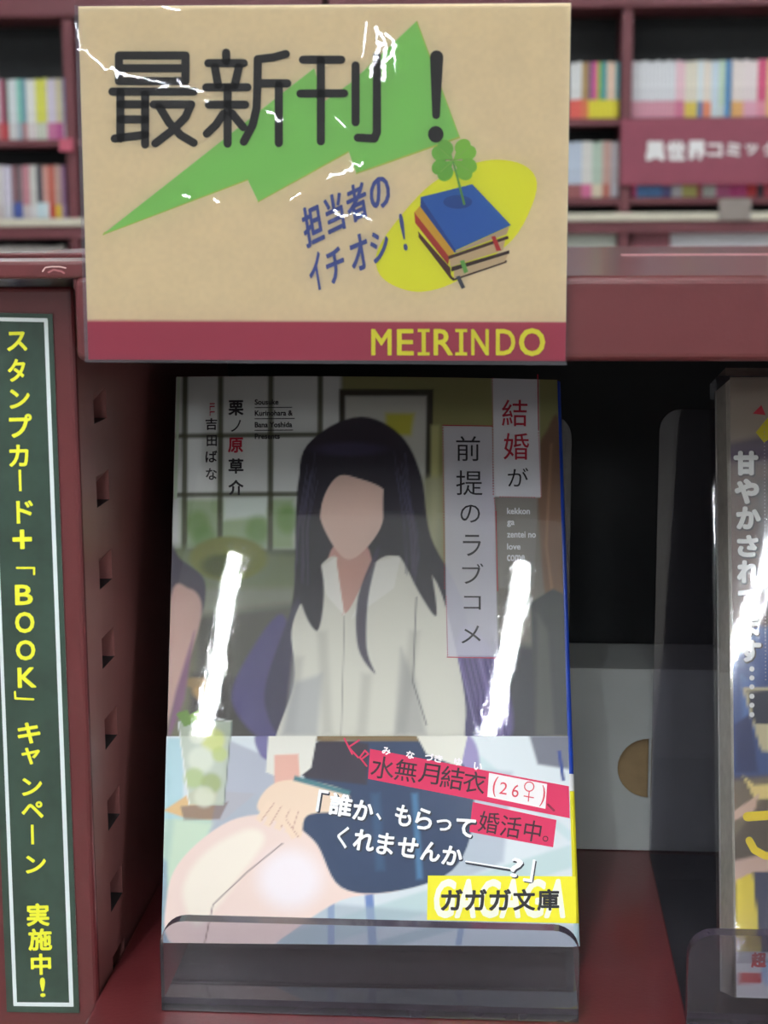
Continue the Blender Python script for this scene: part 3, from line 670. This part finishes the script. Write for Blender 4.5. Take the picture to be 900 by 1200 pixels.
# stand-in figure below the waist, flat shapes
NV = (40, 56, 84)
o.fill([(500, 862), (550, 862), (562, 900), (545, 915), (520, 900)], (130, 114, 170), 5, .9, True); o.fill([(300, 862), (330, 862), (322, 890), (306, 886)], (92, 82, 140), 4, .9, True)
o.fill([(620, 862), (668, 862), (668, 902), (630, 896)], (88, 88, 104), 5, .9); o.line([(655, 880), (660, 915)], 4, (46, 66, 130), 2)
o.fill([(205, 1108), (196, 1050), (215, 1005), (270, 962), (330, 955), (380, 970), (400, 1000), (470, 1040), (400, 1055), (330, 1100), (310, 1112)], (238, 214, 204), 3, 1, True)
o.fill([(215, 1040), (240, 1000), (290, 972), (310, 985), (280, 1030), (240, 1080), (225, 1080)], (246, 238, 222), 12, .8, True); o.blob(340, 1030, 36, 34, (244, 240, 248), .9, .7)
o.line([(332, 988), (290, 1022), (250, 1060), (240, 1106)], 1.5, (120, 92, 92), 1.6, .9)
o.fill([(372, 875), (500, 868), (545, 900), (555, 960), (530, 1020), (460, 1045), (400, 1040), (372, 990), (345, 960), (356, 920)], NV, 2.6, 1, True)
o.fill([(350, 880), (380, 866), (432, 872), (430, 920), (360, 912), (345, 905)], (48, 42, 54), 3); o.line([(366, 865), (500, 865)], 8, (120, 100, 70), 3)
o.line([(486, 930), (492, 1030)], 7, (74, 118, 156), 6, .8); o.line([(440, 930), (446, 1020)], 10, (56, 84, 116), 8, .7)
o.fill([(315, 862), (372, 862), (365, 900), (342, 918), (312, 905)], (228, 226, 216), 2.2); o.fill([(488, 862), (548, 862), (540, 900), (500, 884)], (224, 222, 210), 2.2)
o.fill([(322, 885), (350, 884), (352, 915), (322, 925)], (226, 176, 160), 3)
o.fill([(302, 948), (316, 922), (345, 914), (392, 922), (410, 934), (398, 950), (360, 956), (352, 982), (330, 966)], (238, 212, 188), 2.6, 1, True)
o.line([(345, 912), (410, 930)], 6, (70, 116, 124), 3)
for (a, b) in [((318, 940), (303, 962)), ((326, 944), (313, 968)), ((336, 948), (325, 972)), ((346, 950), (338, 976)), ((332, 960), (346, 982))]:
    o.line([a, b], 8, (240, 214, 190), 2.5); o.line([(a[0]+4, a[1]+1), (b[0]+4, b[1]-1)], 1, (188, 136, 120), 1.3, .8)
glass(o)
# coloured ribbons and label
RB = (206, 42, 88)
RB = (206, 42, 88)
o.build('paper_band', surf_b, bk_, ink_mat('band_ink', .5, .08), lift=.0005)
pr = Print()
def quad_strip(pr, a, b, c, d, rgb, n=14, lift=0):
    # four-sided patch a b (top edge) c d (bottom edge, right to left), cut in n columns so that it follows the bowed cover
    a, b, c, d = [np.array(q, float) for q in (a, b, c, d)]
    for k in range(n):
        t0, t1 = k/n, (k+1)/n
        pr.poly([a+(b-a)*t0, a+(b-a)*t1, d+(c-d)*t1, d+(c-d)*t0], rgb, lift)
quad_strip(pr, (434, 878), (666.5, 921.5), (667.5, 959), (431.5, 913), RB, lift=-.00004); quad_strip(pr, (573, 906), (641, 919), (639, 948), (571, 934), (240, 236, 236), 6, lift=-.00003)
quad_strip(pr, (554, 940), (652, 961), (648, 993), (550, 975), RB, 8, lift=-.00004); quad_strip(pr, (501.5, 1026), (674.5, 1027), (675, 1082), (500.5, 1078), (240, 230, 44), 12, lift=-.00004)
for ch, x, y, s_ in [('水', 449, 900, 27), ('無', 476, 903.5, 26), ('月', 503, 907, 24), ('結', 530, 912, 27), ('衣', 556, 917, 26)]: pr.text(ch, x, y, s_, s_*.98, (40, 24, 34), .006, rot=9)
for ch, x, y, a, b in [('婚', 573, 964, 24, 25), ('活', 598.5, 969, 24, 25), ('中', 624, 974, 20, 25), ('。', 639, 983, 7, 7)]: pr.text(ch, x, y, a, b, (50, 20, 34), .006, rot=9)
for ch, x, y, a, b in [('(', 580, 922, 5, 24), ('2', 590, 924, 9, 14), ('6', 604, 927, 8, 15), (')', 636, 933, 5, 25)]: pr.text(ch, x, y, a, b, (206, 60, 80), 0, rot=9)
pr.stroke([(620+5.5*math.cos(t), 922+5.5*math.sin(t)) for t in np.linspace(0, 2*math.pi, 14)], 1.3, (206, 60, 80)); pr.stroke([(620, 928), (619, 939)], 1.3, (206, 60, 80)); pr.stroke([(614, 933), (625, 935)], 1.3, (206, 60, 80))
pr.stroke([(642, 943), (649, 950)], 2.5, (120, 20, 50))
for ch, x, y in [('み', 453, 880.5), ('な', 481, 885), ('づ', 503, 887.5), ('き', 514, 889.5), ('ゆ', 537, 893), ('い', 560, 898.5)]: pr.text(ch, x, y, 10, 9, (246, 240, 242), .03, rot=9)
pr.stroke([(404, 866), (413, 884)], 2, RB); pr.stroke([(421, 868), (409, 876), (420, 888)], 2, RB); pr.stroke([(424, 890), (432, 884), (428, 880), (422, 888), (430, 898)], 2, RB)
LW = [('「', 378, 939, 12, 26), ('誰', 399.5, 943.5, 27, 27), ('か', 426, 950, 24, 24), ('、', 444, 957, 7, 8), ('も', 473, 956, 20, 25), ('ら', 497, 960, 20, 25), ('っ', 520, 967, 18, 14), ('て', 545, 970, 23, 22),
      ('く', 402, 981, 13, 26), ('れ', 427, 985, 25, 25), ('ま', 452, 989, 20, 26), ('せ', 478, 993, 24, 24), ('ん', 505, 998, 23, 23), ('か', 530, 1003, 24, 23), ('?', 605, 1017, 14, 23), ('」', 620, 1020, 11, 27)]
for ch, x, y, a, b in LW: pr.text(ch, x+1.4, y+1.6, a, b, (36, 40, 52), .055, rot=9)
pr.stroke([(547, 1011), (601, 1020)], 3.4, (36, 40, 52))
for ch, x, y, a, b in LW: pr.text(ch, x, y, a, b, (248, 248, 250), .03, rot=9, lift=.00003)
pr.stroke([(546, 1009.5), (599, 1018)], 1.8, (248, 248, 250), lift=.00003)
for i, ch in enumerate('GAGAGA'): pr.text(ch, 521+i*26.2, 1053, 25, 46, (246, 246, 226), .05, shear=(-.1, 0))
for i, (ch) in enumerate('ガガガ文庫'): pr.text(ch, 529.5+i*28.2, 1054.5, 26, 25.5, (30, 28, 30), .028, lift=.00003)
pr.build('band_lettering', surf_b, bk_, lift=.00062)
# page block, spine, back cover
def bcorner(px, py, l): return np.array(surf_b(px, py, l))
TH = .0135
c4 = [bcorner(*BQ[i], 0) for i in range(4)]
def inset(p, du, dv): return p + wdir*du + updir*dv
front = [inset(c4[0], .0006, -.0012), inset(c4[1], -.0015, -.0012), inset(c4[2], -.0015, .0008), inset(c4[3], .0006, .0008)]
plate('page_block', [p-ndir*.0016 for p in front], tuple(-ndir*(TH-.0025)), PAPER, PAPER, bk_)
BOARD = mat('cover_stock', (216, 216, 214), .5)
plate('back_cover', [c4[0]-ndir*TH, c4[1]-ndir*TH, c4[2]-ndir*TH, c4[3]-ndir*TH], tuple(-ndir*.0004), BOARD, BOARD, bk_)
# rounded spine strip: blue above, white then yellow where the band wraps
def spine(name, ya, yb2, m, extra=0):
    bm = bmesh.new(); rows = []
    for y in np.linspace(ya, yb2, 12):
        x = BL(653, 445.5, 672, 1110, y)+extra; p = bcorner(x, y, 0); row = []
        for t in np.linspace(0, 1, 9):
            ang = t*math.pi/2; r = .0016; row.append(p + wdir*(r*math.sin(ang)*(.55+.45*(y-440)/660)) - ndir*(r*(1-math.cos(ang))) + ndir*.00025)
        row.append(row[-1]-ndir*(TH-.002)); rows.append([bm.verts.new(q) for q in row])
    for a, b in zip(rows, rows[1:]):
        for i in range(len(a)-1): bm.faces.new([a[i], a[i+1], b[i+1], b[i]])
    return from_bm(name, bm, m, bk_, smooth=True)
spine('spine', 447, 907, mat('blue_spine', (18, 62, 168), .35, coat=.5))
spine('band_spine', 907, 927, mat('band_white', (226, 226, 226), .4), .3); spine('band_spine', 927, 1082, mat('band_yellow', (232, 222, 40), .4), .3); spine('band_spine', 1082, 1109, mat('band_pale', (180, 206, 214), .4), .3)
# glossy wrap over the cover, above the band
WQ = [(206, 441), (655, 445), (xr+1, yb_-.5), (xl-.5, yb_-.5)]
fw = Paint(WQ, 40, 50, (255, 255, 255)); fw.build('clear_wrap', surf_b, bk_, FILM, lift=.0003)

# ------------------------------------------------------------------ second paperback, cut by the right edge
P2 = PZ(863, 1168, ZF+.0072)
print('P2', P2)
yw2 = math.radians(-1.0); wd2 = np.array([math.cos(yw2), math.sin(yw2), 0]); bk2 = np.array([-math.sin(yw2), math.cos(yw2), 0]); ln2 = math.radians(20)
n2 = -(bk2*math.cos(ln2)) + np.array([0, 0, 1])*math.sin(ln2); up2 = bk2*math.sin(ln2)+np.array([0, 0, 1])*math.cos(ln2)
P2m = P2 + wd2*.0525
surf_r = lambda x, y, l=0: bplane(x, y, l, P2m, n2, .0008, wd2)
b2 = empty('paperback', tuple(P2m), 'plastic-wrapped paperback with white vertical lettering on a dark cover, at the right edge', 'book')
# exact rectangle of the book
tl = P2 + up2*.1475
def proj(p):
    q = np.linalg.inv(RM) @ (np.array(p)-C0); return (450+F*q[0]/-q[2], 600-F*q[1]/-q[2])
RQ = [proj(tl), proj(tl+wd2*.105), proj(P2+wd2*.105), proj(P2)]
r = Paint(RQ, 160, 240, (74, 66, 74))
r.fill([(850, 440), (1100, 440), (1100, 520), (850, 530)], (176, 164, 150), 14); r.fill([(850, 520), (1100, 470), (1100, 530), (850, 545)], (96, 86, 110), 10, .8)
r.fill([(850, 540), (1100, 540), (1100, 730), (850, 730)], (96, 74, 68), 24); r.fill([(885, 560), (1100, 560), (1100, 730), (890, 730)], (66, 52, 52), 10)
r.fill([(850, 735), (1100, 735), (1100, 910), (850, 910)], (62, 84, 134), 12); r.fill([(868, 790), (884, 800), (890, 850), (872, 870)], (84, 116, 176), 6, .9); r.fill([(860, 850), (880, 835), (888, 905), (862, 905)], (46, 56, 100), 5)
r.fill([(870, 806), (1100, 800), (1100, 900), (892, 880)], (200, 190, 152), 3); r.fill([(876, 810), (1100, 806), (1100, 848), (884, 848)], (34, 38, 58), 2)
r.fill([(855, 915), (1100, 890), (1100, 1040), (855, 1030)], (120, 108, 92), 8); r.fill([(858, 985), (900, 930), (1100, 930), (1100, 1010), (858, 1020)], (92, 82, 72), 8)
r.fill([(870, 908), (884, 920), (1100, 912), (1100, 934), (884, 936)], (232, 212, 140), 3); r.fill([(858, 952), (890, 930), (884, 950), (860, 962)], (206, 176, 160), 3)
r.fill([(855, 1010), (900, 1000), (1100, 980), (1100, 1040), (855, 1035)], (200, 172, 160), 6); r.fill([(862, 1032), (882, 1022), (892, 1118), (862, 1118)], (226, 206, 66), 2.5)
r.fill([(882, 1022), (1100, 1010), (1100, 1118), (894, 1118)], (52, 56, 84), 3)
r.fill([(855, 1116), (1105, 1118), (1105, 1172), (855, 1172)], (226, 228, 232), 2); r.fill([(866, 1140), (894, 1140), (892, 1153), (866, 1153)], (204, 46, 54), 2); r.blob(902, 1140, 10, 16, (170, 196, 232), .5)
r.build('printed_cover', surf_r, b2, ink_mat('cover_ink'))
pr = Print(); wt = (232, 234, 230)
L2 = [('甘', 874, 543, 29, 29), ('や', 875, 576, 29, 30), ('か', 877, 607, 29, 27), ('さ', 876, 640, 25, 26), ('れ', 877, 670, 27, 27), ('て', 877, 703, 25, 25), ('ま', 878, 733, 22, 26), ('す', 879, 763, 26, 26)]
for ch, x, y, a, b in L2: pr.text(ch, x+1, y+1, a+2, b+2, (44, 36, 44), .07)
for ch, x, y, a, b in L2: pr.text(ch, x, y, a, b, wt, .055, lift=.00003)
for y in (784, 794.5, 805, 816, 826.5, 837.5): pr.disc(881, y, 3, 3, wt, lift=.00003)
pr.poly([(885.5, 507), (906, 482), (925, 500), (895, 519)], (226, 214, 40)); pr.poly([(882, 485), (892, 475), (897, 487)], (206, 50, 70))
for y in np.arange(490, 800, 4.2): pr.disc(895.5+(y-490)*.005, y, .7, .7, (190, 184, 184), n=6)
pr.stroke([(876, 957), (935, 953)], 11, (240, 214, 50)); pr.stroke([(878, 985), (884, 996), (897, 1003), (930, 1003)], 9, (240, 214, 50))
pr.text('超', 889, 1125, 18, 18, (206, 46, 54), .04)
pr.build('cover_lettering', surf_r, b2, lift=.00006)
c2 = [tl, tl+wd2*.105, P2+wd2*.105, P2]
plate('page_block', [p-n2*.0008 + wd2*.0004 for p in c2], tuple(-n2*.0125-wd2*.0022), PAPER, PAPER, b2)
plate('back_cover', [p-n2*.0134-wd2*.0022 for p in c2], tuple(-n2*.0004), BOARD, BOARD, b2)
# clear plastic bag: front, left side and sealed margins
WR2 = clear_mat('plastic_bag', (.93, .92, .93), ior=1.5, rough=.05, bump=1, bscale=400, bdist=.00002, stretch=(1, 1, .3), wear=.012)
m_ = .002
cb = [tl+up2*m_-wd2*.0012, tl+up2*m_+wd2*.107, P2+wd2*.107, P2-wd2*.0006]
bm = bmesh.new()
fr_ = [bm.verts.new(p+n2*.0014) for p in cb]; bk4 = [bm.verts.new(p-n2*.0145-wd2*.0022) for p in cb]
bm.faces.new(bk4[::-1])
for i in range(4): bm.faces.new([fr_[i], bk4[i], bk4[(i+1) % 4], fr_[(i+1) % 4]])
from_bm('plastic_bag', bm, WR2, b2)
BGQ = [proj(p+n2*.0014) for p in cb]
Paint(BGQ, 40, 50, (255, 255, 255)).build('bag_front', surf_r, b2, WR2, lift=.0014)

# ------------------------------------------------------------------ far bookcases across the shop
YFB = 5.2
def fz(px, py, Y=YFB): return PY(px, py, Y)[2]
def fx(px, py, Y=YFB): return PY(px, py, Y)[0]
BEIGE = mat('beige_rail', (206, 200, 182), .5)
def bookcase(x0, x1, ups, shelf_z, ztop, rail_z, label):
    e = empty('bookcase', ((x0+x1)/2, YFB+.12, 0), label, 'bookcase')
    box('back_panel', (x0, YFB+.22, 0), (x1, YFB+.24, ztop), DARKBACK, e)
    box('plinth', (x0, YFB, 0), (x1, YFB+.22, .1), MAROON_FAR, e)
    box('header', (x0, YFB-.05, ztop), (x1, YFB+.24, ztop+.22), MAROON_FAR, e, .004)
    for u in ups: box('upright', (u-.016, YFB-.03, .1), (u+.016, YFB+.22, ztop), MAROON_FAR, e, .002)
    for z in shelf_z: box('shelf_board', (x0+.016, YFB-.02, z-.022), (x1-.016, YFB+.22, z), MAROON_FAR, e, .002)
    box('rail', (x0+.016, YFB-.05, rail_z-.025), (x1-.016, YFB-.02, rail_z), BEIGE, e, .004)
    box('rail_panel', (x0+.016, YFB-.04, rail_z-.062), (x1-.016, YFB-.02, rail_z-.025), MAROON_FAR, e, .002)
    return e
xu = fx(734, 80); xul = fx(83, 80)
zt_r = fz(780, 10); zt_l = fz(40, 22)
r1, r2_, r3 = fz(800, 138), fz(800, 231), fz(800, 324)
l1, l2_, l3 = fz(45, 164), fz(45, 256), fz(45, 348)
xm = fx(380, 80)
bookcase(xm+.02, xu+1.9, [xm+.036, (xm+xu)/2, xu, xu+.95], [r1, r2_, r3, r3-.25, r3-.5], zt_r, fz(800, 249), 'maroon bookcase with beige rail across the shop, right of the card')
bookcase(xul-1.9, xm, [xul-.95, xul, xm-.016], [l1, l2_, l3, l3-.25, l3-.5], zt_l, fz(45, 256), 'maroon bookcase with beige rail across the shop, left of the card')
# far books, spine out
bmesh_cache = {}
def far_book_mesh(wd, ht, dp, c1, c2, split):
    k = (round(wd, 4), round(ht, 4), c1, c2, split)
    if k in bmesh_cache: return bmesh_cache[k]
    bm = bmesh.new(); bx(bm, (0, 0, ht*split), (wd*.94, dp, ht), .0012, 1, 0)
    if split > 0:
        n0 = set(bm.faces); bx(bm, (0, -.0006, 0), (wd*.94, dp, ht*split), .0012, 1, 1)
        for f in bm.faces:
            if f not in n0: f.material_index = 1
    bmesh.ops.recalc_face_normals(bm, faces=bm.faces)
    me = bpy.data.meshes.new('far_book'); bm.to_mesh(me); bm.free()
    for c in (c1, c2): me.materials.append(mat('spine_%d_%d_%d' % c, c, .45, var=.12, vscale=90))
    bmesh_cache[k] = me; return me
def run(px0, px1, py, base_z, ht, n, c1, c2, split, label, group, dy=.0):
    x0, x1 = fx(px0, py), fx(px1, py); wd = (x1-x0)/n
    for i in range(n):
        h_ = ht*(1+(random.choice([-.012, 0, .012]) if n > 1 else 0)); me = far_book_mesh(wd, h_, .12, c1, c2, split)
        o_ = bpy.data.objects.new('comic_book', me); COL.objects.link(o_); o_.location = (x0+i*wd, YFB+dy, base_z)
        tag(o_, label, 'book', group)
WH = (222, 224, 228); PK = (214, 156, 172); IV = (228, 222, 206)
GR = 'comics on the upper far shelf at right'; GL = 'comics on the upper far shelf at left'; GR2 = 'comics on the second far shelf at right'; GL2 = 'comics on the second far shelf at left'
hR = .166
specs = [ # right bay, upper row
 (741, 792, 11, WH, PK, .3, 'white-spined comic with a pink foot in the upper far row, right of the upright'),
 (792, 803, 2, (232, 196, 206), (206, 120, 150), .3, 'pale pink comic spines between white and ivory runs, upper far row at right'),
 (803, 818, 3, IV, (220, 200, 90), .28, 'ivory comic spines with yellow feet in the upper far row'),
 (818, 824, 1, (220, 232, 236), (70, 120, 180), .28, 'pale comic spine with a blue foot in the upper far row'),
 (824, 834, 2, (232, 224, 214), (226, 140, 104), .28, 'cream comic spines with orange feet in the upper far row'),
 (834, 843, 2, (206, 222, 232), (206, 222, 226), .2, 'pale blue comic spines in the upper far row'),
 (843, 850, 1, (190, 214, 190), (200, 214, 210), .2, 'pale green comic spine beside the blue ones in the upper far row'),
 (850, 857, 1, (84, 140, 190), (90, 150, 200), .2, 'strong blue comic spine in the upper far row'),
 (858, 872, 3, (234, 224, 220), (226, 176, 110), .28, 'white comic spines with tan feet in the upper far row'),
 (872, 888, 3, (234, 222, 222), (226, 170, 190), .28, 'white comic spines with rose feet in the upper far row'),
 (888, 899, 2, (214, 90, 130), (226, 150, 170), .28, 'deep pink comic spines at the right edge of the upper far row'),
 (899, 930, 6, (230, 206, 150), (230, 190, 120), .28, 'sand-coloured comic spines at the right end of the upper far row')]
for a, b, n, c1, c2_, s_, lb in specs: run(a, b, 100, r1+.0005, hR, n, c1, c2_, s_, lb, GR)
specs = [(668, 682, 3, (220, 222, 222), (222, 100, 90), .34, 'white comic spine with a red foot'), (682, 690, 2, (170, 140, 90), (214, 120, 80), .34, 'tan comic spine with an orange foot'),
 (690, 695, 1, (124, 84, 130), (222, 212, 60), .33, 'purple comic spine with a yellow foot'), (695, 700, 1, (220, 90, 150), (222, 212, 60), .33, 'magenta comic spine with a yellow foot'), (700, 705, 1, (150, 180, 70), (222, 212, 60), .33, 'leaf green comic spine with a yellow foot'),
 (705, 711, 1, (50, 150, 160), (222, 212, 60), .33, 'teal comic spine with a yellow foot'), (711, 722, 2, (222, 196, 176), (222, 212, 60), .33, 'peach comic spines with yellow feet'), (722, 726, 1, (90, 176, 186), (222, 212, 60), .33, 'turquoise comic spine with a yellow foot beside the upright')]
for a, b, n, c1, c2_, s_, lb in specs: run(a, b, 100, r1+.0005, hR, n, c1, c2_, s_, lb+' in the upper far row', GR)
specs = [(664, 682, 4, (190, 202, 218), (150, 90, 90), .24, 'grey-blue comic spine right beside the card, second far row'), (682, 694, 2, (216, 214, 210), (204, 110, 150), .24, 'pale comic spines with magenta feet in the second far row'),
 (694, 706, 3, (180, 200, 184), (214, 206, 180), .24, 'sage comic spines in the second far row'), (706, 716, 2, (196, 160, 150), (180, 110, 96), .24, 'dusty pink comic spines in the second far row'), (716, 725, 2, (206, 200, 206), (206, 206, 214), .24, 'pale grey comic spines beside the upright in the second far row'),
 (741, 747, 1, (220, 80, 140), (220, 80, 140), .2, 'magenta comic feet showing under the left end of the shop sign'), (746, 776, 6, (96, 150, 210), (96, 150, 210), .2, 'sky blue comics showing under the shop sign'), (776, 788, 2, (222, 170, 160), (90, 90, 150), .2, 'pink comics beside the blue run under the shop sign'),
 (788, 800, 2, WH, WH, .2, 'white comics showing under the middle of the shop sign'), (800, 818, 3, (210, 206, 130), (206, 206, 120), .2, 'yellow-green comics showing under the shop sign'), (818, 824, 1, (170, 60, 80), (170, 60, 80), .2, 'dark red comic showing under the shop sign'),
 (824, 840, 3, (206, 214, 206), (206, 214, 206), .2, 'mint white comics showing under the shop sign'), (840, 856, 3, (214, 110, 160), (214, 110, 160), .2, 'rose comics showing under the shop sign'), (856, 876, 4, (220, 80, 150), (220, 80, 150), .2, 'hot pink comics showing under the shop sign'),
 (876, 888, 2, (220, 60, 66), (220, 60, 66), .2, 'red comics showing under the right of the shop sign'), (888, 896, 1, (40, 40, 60), (40, 40, 60), .2, 'near-black comic showing under the right of the shop sign'), (896, 930, 6, (206, 80, 100), (206, 80, 100), .2, 'crimson comics at the right edge of the second far row')]
for a, b, n, c1, c2_, s_, lb in specs: run(a, b, 200, r2_+.0005, hR, n, c1, c2_, s_, lb, GR2)
run(664, 722, 300, r3+.0005, hR, 11, (190, 196, 186), (190, 196, 186), .2, 'pale greenish comic top in the third far row, left of the upright', 'comics on the third far shelf at right')
run(741, 785, 300, r3+.0005, hR*.97, 8, (140, 80, 90), (140, 80, 90), .2, 'dull red comic top in the third far row, right of the upright', 'comics on the third far shelf at right')
run(786, 930, 300, r3+.0005, hR, 24, (214, 214, 220), (214, 214, 220), .2, 'white comic top in the third far row, under the shop sign', 'comics on the third far shelf at right')
hL = .184
specs = [(-30, 1, 5, (200, 196, 200), (180, 120, 120), .28, 'grey-white comics at the left edge of the upper far row'), (1, 5, 1, (170, 60, 100), (196, 60, 70), .28, 'crimson comic spine at the left of the upper far row'), (6, 10, 1, (90, 100, 90), (170, 80, 80), .28, 'dark green comic spine at the left of the upper far row'),
 (10, 20, 2, (214, 220, 222), (206, 206, 206), .28, 'white comic spines at the left of the upper far row'), (20, 26, 1, (130, 196, 180), (150, 170, 180), .28, 'mint comic spine at the left of the upper far row'), (26, 31, 1, (96, 140, 160), (170, 110, 110), .28, 'slate blue comic spine at the left of the upper far row'),
 (31, 42, 2, (226, 226, 222), (214, 206, 206), .28, 'bright white comic spines left of the yellow ones in the upper far row'), (42, 55, 3, (214, 214, 90), (200, 206, 190), .28, 'yellow comic spines at the left of the upper far row'), (55, 66, 2, (214, 206, 220), (200, 120, 160), .28, 'lilac comic spines with pink feet in the upper far row'),
 (66, 73.5, 2, (214, 206, 170), (190, 90, 150), .28, 'ivory comic spines with magenta feet in the upper far row'), (73.5, 76.5, 1, (150, 160, 200), (190, 190, 200), .28, 'periwinkle comic spine beside the left upright')]
for a, b, n, c1, c2_, s_, lb in specs: run(a, b, 130, l1+.0005, hL, n, c1, c2_, s_, lb, GL)
specs = [(-30, 4, 5, (206, 202, 202), (190, 180, 180), .25, 'greyish comics at the left edge of the second far row'), (4, 14, 2, (206, 200, 216), (196, 196, 206), .25, 'lavender comic spines at the left of the second far row'), (15, 20, 1, (130, 84, 90), (70, 90, 160), .3, 'dark rose comic spine with a blue foot'),
 (20, 26, 1, (110, 100, 104), (70, 90, 160), .3, 'grey comic spine with a blue foot'), (26, 35, 2, (190, 130, 140), (200, 190, 190), .25, 'dusty rose comic spines in the second far row'), (35, 43, 2, (206, 206, 200), (214, 214, 214), .25, 'off-white comic spines in the second far row at left'),
 (43, 50, 1, (74, 74, 84), (196, 220, 226), .3, 'charcoal comic spine with a pale blue foot'), (50, 57, 1, (200, 150, 140), (206, 222, 226), .3, 'salmon comic spine with a pale foot'), (57, 64, 2, (190, 96, 80), (190, 70, 60), .25, 'brick red comic spines in the second far row'),
 (64, 72, 2, (190, 160, 150), (220, 190, 70), .25, 'tan comic spines with yellow feet in the second far row'), (72, 76.5, 1, (150, 110, 150), (170, 140, 180), .25, 'mauve comic spine beside the left upright')]
for a, b, n, c1, c2_, s_, lb in specs: run(a, b, 220, l2_+.0005, hL*.88, n, c1, c2_, s_, lb, GL2)
# third far row at left
run(-30, 76, 300, l3+.0005, hL*.86, 18, (190, 184, 180), (190, 184, 180), .2, 'dusty pale comic top in the third far row, left of the card', 'comics on the third far shelf at left')
# shop sign
YSG = YFB-.05
sg = empty('shelf_sign', tuple(PY(820, 217, YSG)), 'maroon shelf sign with white Japanese lettering on the far bookcase', 'sign')
sx0, sx1, sz1, sz0 = fx(727, 178, YSG), fx(727, 178, YSG)+.72, PY(815, 138, YSG)[2], PY(815, 217, YSG)[2]
box('sign_board', (sx0, YSG, sz0), (sx1, YSG+.019, sz1), mat('sign_maroon', (134, 60, 78), .5), sg, .003)
pr = Print()
for i, ch in enumerate('異世界コミック'):
    cx = 768+i*24.3 if i < 3 else 838+(i-3)*21.5
    pr.text(ch, cx, 177-i*.4, 23 if i < 3 else (17 if ch not in 'ッ' else 14), 23 if i < 3 else (16 if ch not in 'ッ' else 13), (255, 255, 255), .05)
pr.build('lettering', lambda x, y, l: PY(x, y, YSG-.002-l), sg)
tg = box('shelf_tag', (fx(840, 245), YFB-.055, fz(860, 258)), (fx(877, 245), YFB-.0505, fz(860, 233)), mat('grey_tag', (140, 130, 124), .6))
tag(tg, 'small grey tag hanging over the beige rail under the shop sign', 'tag')
tb = box('shelf_tag', (fx(79, 180)-.01, YFB-.055, fz(85, 178)), (fx(90, 180), YFB-.031, fz(85, 163)), mat('rose_tag', (190, 90, 110), .6))
tag(tb, 'small rose tag clipped on the left far upright', 'tag')
